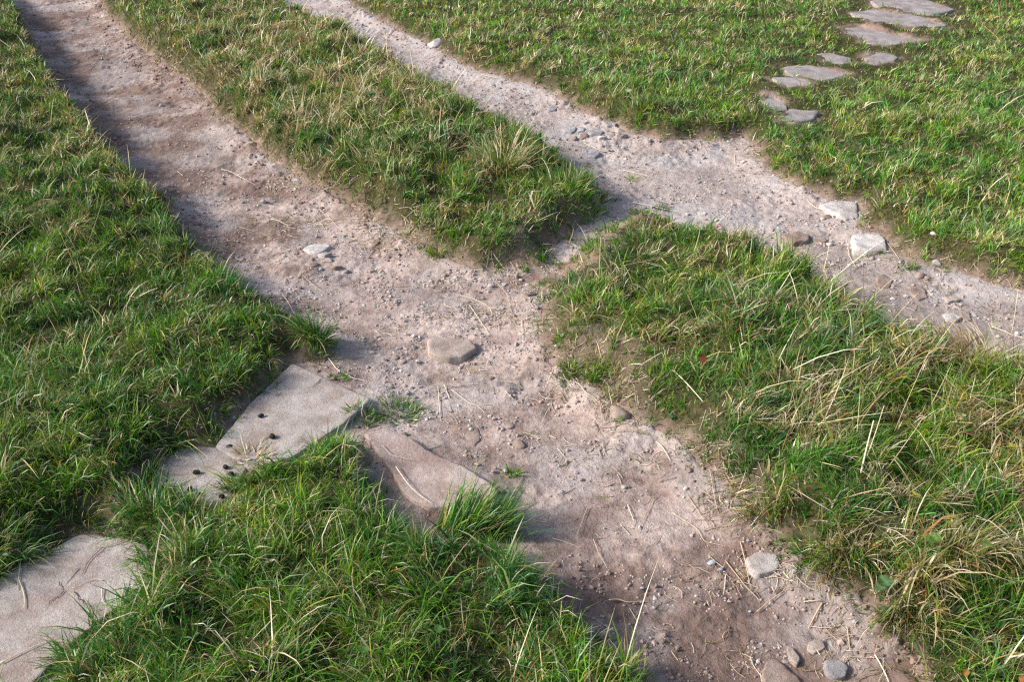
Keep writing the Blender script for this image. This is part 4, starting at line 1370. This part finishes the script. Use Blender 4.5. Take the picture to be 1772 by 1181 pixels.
for px, lab, tone, rad in ST:
    u, v = px[0]
    level = None
    if u < 270 and v > 925:
        level = .014
    elif "small sunken slab" in lab:
        level = .009
    elif u < 480 and 740 < v < 800:
        level = .015
    elif "edging stone" in lab:
        level = .022
    straw(px, lab, tone, rad, level=level)

SK = [  # stalks that stand up out of the grass
    ([(1546, 752), (1575, 682), (1609, 606)], "tall thin stalk leaning out of the straw-rich mound, taller of a pair", 'tan', .0013, .26),
    ([(1527, 823), (1600, 720), (1647, 630)], "long faint stalk crossing the mound right of the taller stalk", 'tan', .0012, .28),
    ([(1489, 823), (1500, 775), (1512, 728)], "stout pale cut stem rising from the straw clump on the mound", 'pale', .0030, .14),
    ([(1497, 800), (1515, 750), (1530, 702)], "second pale cut stem beside the stout one", 'pale', .0020, .16),
    ([(1083, 654), (1114, 629), (1146, 610)], "thick arched straw rising from the dry fringe of the lower mound", 'pale', .0020, .08),
    ([(1145, 625), (1180, 655), (1216, 695)], "kinked pale straw lying down the lower mound", 'pale', .0022, .04),
    ([(700, 60), (694, 82), (690, 97)], "single bleached stalk against the far stony path", 'pale', .0018, .05),
    ([(656, 150), (668, 110), (677, 80)], "thin slanting stalk on the far bleached mound", 'tan', .0016, .12),
    ([(1300, 910), (1340, 868), (1420, 838)], "long arching straw hanging from the mound over the lower path", 'pale', .0022, .08),
    ([(1302, 824), (1370, 822), (1430, 812), (1442, 795)], "long level straw with an upturned end below the dead yellow leaf", 'pale', .0018, .06),
    ([(1366, 918), (1400, 875), (1442, 835)], "second arching straw beside the long arching one", 'pale', .0020, .08),
    ([(1500, 950), (1560, 920), (1630, 890)], "long pale straw sloping through the leafy weeds", 'pale', .0020, .08),
    ([(1590, 735), (1540, 765), (1500, 830)], "tan straw leaning down from the middle of the straw-rich mound", 'tan', .0016, .02),
    ([(1405, 730), (1440, 735), (1495, 742)], "level pale straw in the middle of the straw-rich mound", 'pale', .0018, .03),
    ([(1750, 612), (1730, 600), (1710, 560)], "bleached stalk standing at the upper rim of the straw-rich mound", 'pale', .0018, .12),
    ([(1740, 605), (1752, 570), (1762, 500)], "tallest bleached stalk at the picture edge by the stony path", 'pale', .0014, .2),
    ([(1425, 470), (1432, 440), (1437, 408)], "thin upright stalk on the crest of the lower mound", 'pale', .0016, .10),
    ([(1290, 470), (1298, 440), (1302, 406)], "pale upright stalk near the crest of the lower mound", 'pale', .0015, .10),
    ([(920, 215), (926, 200), (932, 180)], "bleached stalk on the crest of the upper mound", 'pale', .0016, .08),
    ([(815, 375), (835, 388), (852, 400)], "white straw lying on the lower face of the upper mound", 'pale', .0016, .03),
    ([(975, 375), (992, 395), (985, 420)], "curled straw at the lower tip of the upper mound", 'pale', .0018, .03),
]
for px, lab, tone, rad, up in SK:
    straw(px, lab, tone, rad, name="grass_stalk", cat="grass stalk", up=up)


def litter(name, label, n, sel, ctrl, seed, Lr=(.012, .05)):
    r = np.random.default_rng(seed)
    x, y = r.uniform(-4.4, 4.4, 600000), 1.1 + 7.6 * r.uniform(0, 1, 600000) ** 1.4
    ok = sel(x, y)
    x, y = x[ok], y[ok]
    w = (0.25 + region_density(ctrl, x, y) + 0.9 * np.exp(-np.abs(S_path(x, y) + .01) / .03)) * sstep(-.3, .4, fbm(x, y, .2, 2, seed))
    pick = r.choice(len(x), n, replace=False, p=w / w.sum())
    x, y = x[pick], y[pick]
    L = np.exp(r.uniform(np.log(Lr[0]), np.log(Lr[1]), n)) * (.85 + .1 * y)
    az = r.uniform(0, 2 * np.pi, n)
    cv = r.normal(0, .5, n)
    parts = []
    for k in range(4):                                       # four cross points along each bit
        t = k / 3 - .5
        a = az + cv * t
        parts.append(np.stack([x + np.cos(a) * L * t, y + np.sin(a) * L * t], 1))
    P = np.stack(parts, 1)
    zz = height(P[..., 0].ravel(), P[..., 1].ravel()).reshape(n, 4)
    zl = np.maximum(zz, np.linspace(0, 1, 4)[None] * (zz[:, -1:] - zz[:, :1]) + zz[:, :1]) + r.uniform(.0015, .005, (n, 1))
    P = np.concatenate([P, zl[..., None]], -1)
    rad = (r.uniform(.0004, .0010, n) * (.8 + .12 * y))[:, None]
    sx, sy = -np.sin(az)[:, None], np.cos(az)[:, None]
    ring = []
    for k in range(4):
        for (a, b) in ((1, -.4), (-1, -.4), (0, 1)):
            ring.append(np.stack([P[:, k, 0] + a * rad[:, 0] * sx[:, 0], P[:, k, 1] + a * rad[:, 0] * sy[:, 0], P[:, k, 2] + b * rad[:, 0]], 1))
    V = np.stack(ring, 1)
    base = (np.arange(n) * 12)[:, None]
    F = np.concatenate([base + np.array([3 * k + a, 3 * k + b, 3 * k + 3 + b, 3 * k + 3 + a]) for k in range(3) for a, b in ((0, 1), (1, 2), (2, 0))])
    pal = np.array([(.66, .54, .42), (.54, .42, .30), (.72, .62, .50), (.40, .28, .20), (.30, .27, .10)])
    col = pal[r.integers(0, len(pal), n)] * r.uniform(.75, 1.1, (n, 1))
    me = np_mesh(name, V.reshape(-1, 3), F, np.repeat(col, 12, 0), mats=[MAT['straw']])
    o = link(bpy.data.objects.new(name, me))
    tag(o, label, "straw litter", kind="stuff")


LIT = [(1240, 830, 6, .10), (1400, 1020, 5, .16), (1480, 1100, 5, .14), (1050, 680, 4, .10), (1000, 700, 3, .1), (680, 400, 5, .14), (620, 370, 3, .2), (540, 320, 3, .25), (880, 530, 3, .2), (480, 400, 1.5, .2), (1100, 760, 3, .12), (1320, 930, 4, .12)]
litter("straw_litter", "short bits of pale straw littering the broad path", 3000, lambda x, y: (S_path(x, y) < .09) & (S_main(x, y) <= S_upper(x, y)) & (S_slab(x, y) > .01), LIT, 401, (.012, .065))
litter("straw_litter", "short bits of pale straw littering the narrower stony path", 650, lambda x, y: (S_path(x, y) < .09) & (S_main(x, y) > S_upper(x, y)),
       [(1550, 470, 4, .25), (1720, 510, 4, .3), (1100, 310, 3, .2), (1290, 260, 3, .2), (1040, 215, 2, .2)], 402, (.015, .055))

# ------------------------------------------------------------------ leafy weeds and fallen leaves
def leaf_mesh(name, size, lobes, col, r, cup=.25):
    """A lobed leaf blade with a dished surface and a midrib fold."""
    m = 40
    th = np.linspace(-2.55, 2.55, m)
    if lobes == 1:
        rad = (1 - 0.18 * np.abs(th) ** 1.4).clip(.25)
        rad = rad * (0.75 + .25 * np.cos(th))
    else:
        rad = .62 + .38 * np.abs(np.cos(th * lobes / 2 / 1.05)) ** .7
        rad *= 1 + .09 * np.sign(np.sin(th * lobes * 3.1)) + r.normal(0, .02, m)
        rad *= .8 + .2 * np.cos(th * .6)
    x, y = np.cos(th) * rad, np.sin(th) * rad
    inner = .5
    z = lambda xx, yy: cup * (xx ** 2 + yy ** 2) * .5 + .12 * np.abs(yy) + .05 * np.sin(5 * xx + 3 * yy)
    V = [[0, 0, 0]] + [[a * inner, b * inner, z(a * inner, b * inner)] for a, b in zip(x, y)] + [[a, b, z(a, b)] for a, b in zip(x, y)]
    V = np.array(V) * size
    i = np.arange(m - 1)
    T = np.stack([np.zeros(m - 1, int), 1 + i, 2 + i], 1)
    Q = np.stack([1 + i, 1 + m + i, 2 + m + i, 2 + i], 1)
    C = np.tile(np.array(col), (len(V), 1))
    C[0] = C[0] * 1.3 + .02
    C[1 + m:] *= r.uniform(.82, 1.12, (m, 1))
    return np_mesh(name, V, [T, Q], C, mats=[MAT['leaf']])


def weed(u, v, w, col, label, leaves=3, lobes=3, lift=.06, tilt=.35, name="leafy_weed", cat="weed", group=None, face=-1.57):
    r = np.random.default_rng(int(u * 5 + v))
    p = on_ground(u, v, lift)
    base = np.array([p[0], p[1], float(height(p[0], p[1]))])
    root = bpy.data.objects.new(name, None)
    root.empty_display_size = .02
    root.location = base
    link(root)
    tag(root, label, cat, group)
    size = .5 * w / px_per_m(p) * (.62 if leaves > 1 else 1)
    a0 = r.uniform(0, 6.28)
    for k in range(leaves):
        a = a0 + k * 2 * math.pi / leaves + r.normal(0, .2)
        off = np.array([math.cos(a), math.sin(a), 0]) * (size * .25 if leaves > 1 else 0)
        top = p + off + np.array([0, 0, r.uniform(-.008, .008)])
        c = np.array(col) * r.uniform(.8, 1.2)
        lf = bpy.data.objects.new("leaf", leaf_mesh("leaf", size * r.uniform(.85, 1.15), lobes, c, r))
        lf.location = top - base
        lf.rotation_euler = (r.normal(0, .25) + tilt, r.normal(0, .25), a if leaves > 1 else r.uniform(0, 6.28))
        link(lf, root)
        mid = .5 * (top - base) + np.array([r.normal(0, .006), r.normal(0, .006), 0])
        V, F = tube(np.array([[0, 0, 0], mid, top - base]), .0011, .8)
        st = bpy.data.objects.new("stem", np_mesh("stem", V, F, np.tile(np.array(col) * .8, (len(V), 1)), mats=[MAT['leaf']]))
        link(st, root)
    return root


G1, G2, G3, YE = (.10, .19, .035), (.075, .145, .055), (.16, .22, .04), (.32, .30, .05)
WEEDS = [
    (1433, 958, 32, G1, "bright trefoil weed on bare soil at the foot of the straw-rich mound", 3, .03),
    (1545, 965, 58, G2, "broad dark trefoil weed, largest on the straw-rich mound", 3, .05),
    (1528, 1012, 46, G2, "blue-green lobed weed just below the broad dark trefoil", 3, .05),
    (1534, 1055, 34, G2, "small blue-green weed, lowest of the column of weeds", 3, .04),
    (1615, 935, 34, G1, "pale green trefoil above the big drooping tussock", 3, .09),
    (1645, 897, 34, YE, "yellowing two-lobed weed leaf right of the long sloping straw", 2, .10),
    (1581, 860, 28, YE, "yellowing weed leaf in the middle of the straw-rich mound", 2, .10),
    (1702, 948, 34, G3, "light green weed near the right side of the big drooping tussock", 3, .09),
    (1486, 672, 28, G3, "light green round-leaved weed, upper of two on the lower mound", 2, .08),
    (1485, 692, 26, G1, "round-leaved weed, lower of two on the lower mound", 2, .08),
    (1752, 655, 24, G1, "green clover-like weed at the picture edge of the mound", 3, .08),
    (1655, 690, 22, G1, "small clover-like weed on the bleached part of the mound", 3, .08),
    (1750, 770, 34, YE, "withered yellow weed at the right picture edge", 2, .08),
    (1660, 720, 30, (.33, .30, .13), "shrivelled yellow-white leaf cluster high on the straw-rich mound", 3, .10),
    (1510, 830, 20, G3, "small light weed below the stout cut stems", 2, .07),
    (1150, 690, 22, G2, "dark clover-like weed at the dry fringe of the lower mound", 3, .04),
    (1165, 722, 24, G2, "grey-green clover-like weed under the lower mound's fringe", 3, .03),
    (850, 62, 22, G2, "broad-leaved weed among short meadow grass at the far path edge", 4, .03),
    (870, 80, 24, G1, "leafy weed above the narrow far part of the stony path", 4, .03),
    (972, 147, 26, G1, "glossy weed right at the meadow edge of the stony path", 4, .03),
    (1085, 158, 20, (.30, .34, .16), "pale upright leaf in the meadow above the cobble cluster", 1, .05),
    (548, 107, 20, (.08, .22, .09), "bluish green weed leaf amid bleached grass of the upper mound", 2, .08),
    (640, 160, 22, (.10, .22, .10), "bluish green weed in the middle of the bleached grass", 3, .08),
    (757, 1092, 24, G1, "round green leaf low in the foreground wedge", 1, .08),
    (632, 1130, 24, G1, "clover-like leaf in the lower foreground wedge", 3, .07),
    (1732, 468, 18, G3, "light green leaf in the meadow edge near the right picture side", 1, .05),
]
for u, v, w, c, lab, nl, lift in WEEDS:
    weed(u, v, w, c, lab, nl, 1 if nl == 1 else 3, lift)

FALLEN = [
    (1210, 620, 24, (.16, .045, .02), "curled red-brown dead leaf lying on the lower mound", .075, 1.0),
    (1376, 830, 34, (.52, .40, .11), "yellow dead leaf on grass below the foot of the mound", .06, .5),
    (1340, 166, 16, (.42, .06, .04), "tiny red leaf on the small dark slab in the meadow", .03, .4),
    (1668, 1168, 20, (.33, .16, .04), "orange-brown dead leaf at the bottom edge of the mound", .07, .6),
    (1764, 1176, 22, (.40, .15, .05), "orange dead leaf in the bottom right corner", .07, .6),
    (1510, 712, 34, (.12, .04, .02), "dark red-brown dead leaf sunk in the straw-rich mound", .05, .7),
]
for u, v, w, c, lab, lift, tilt in FALLEN:
    r = np.random.default_rng(int(u))
    p = on_ground(u, v, lift)
    o = bpy.data.objects.new("fallen_leaf", leaf_mesh("fallen_leaf", .5 * w / px_per_m(p), 1, c, r, cup=.9))
    o.location = p
    o.rotation_euler = (tilt, r.normal(0, .3), r.uniform(0, 6.28))
    link(o)
    tag(o, lab, "leaf")
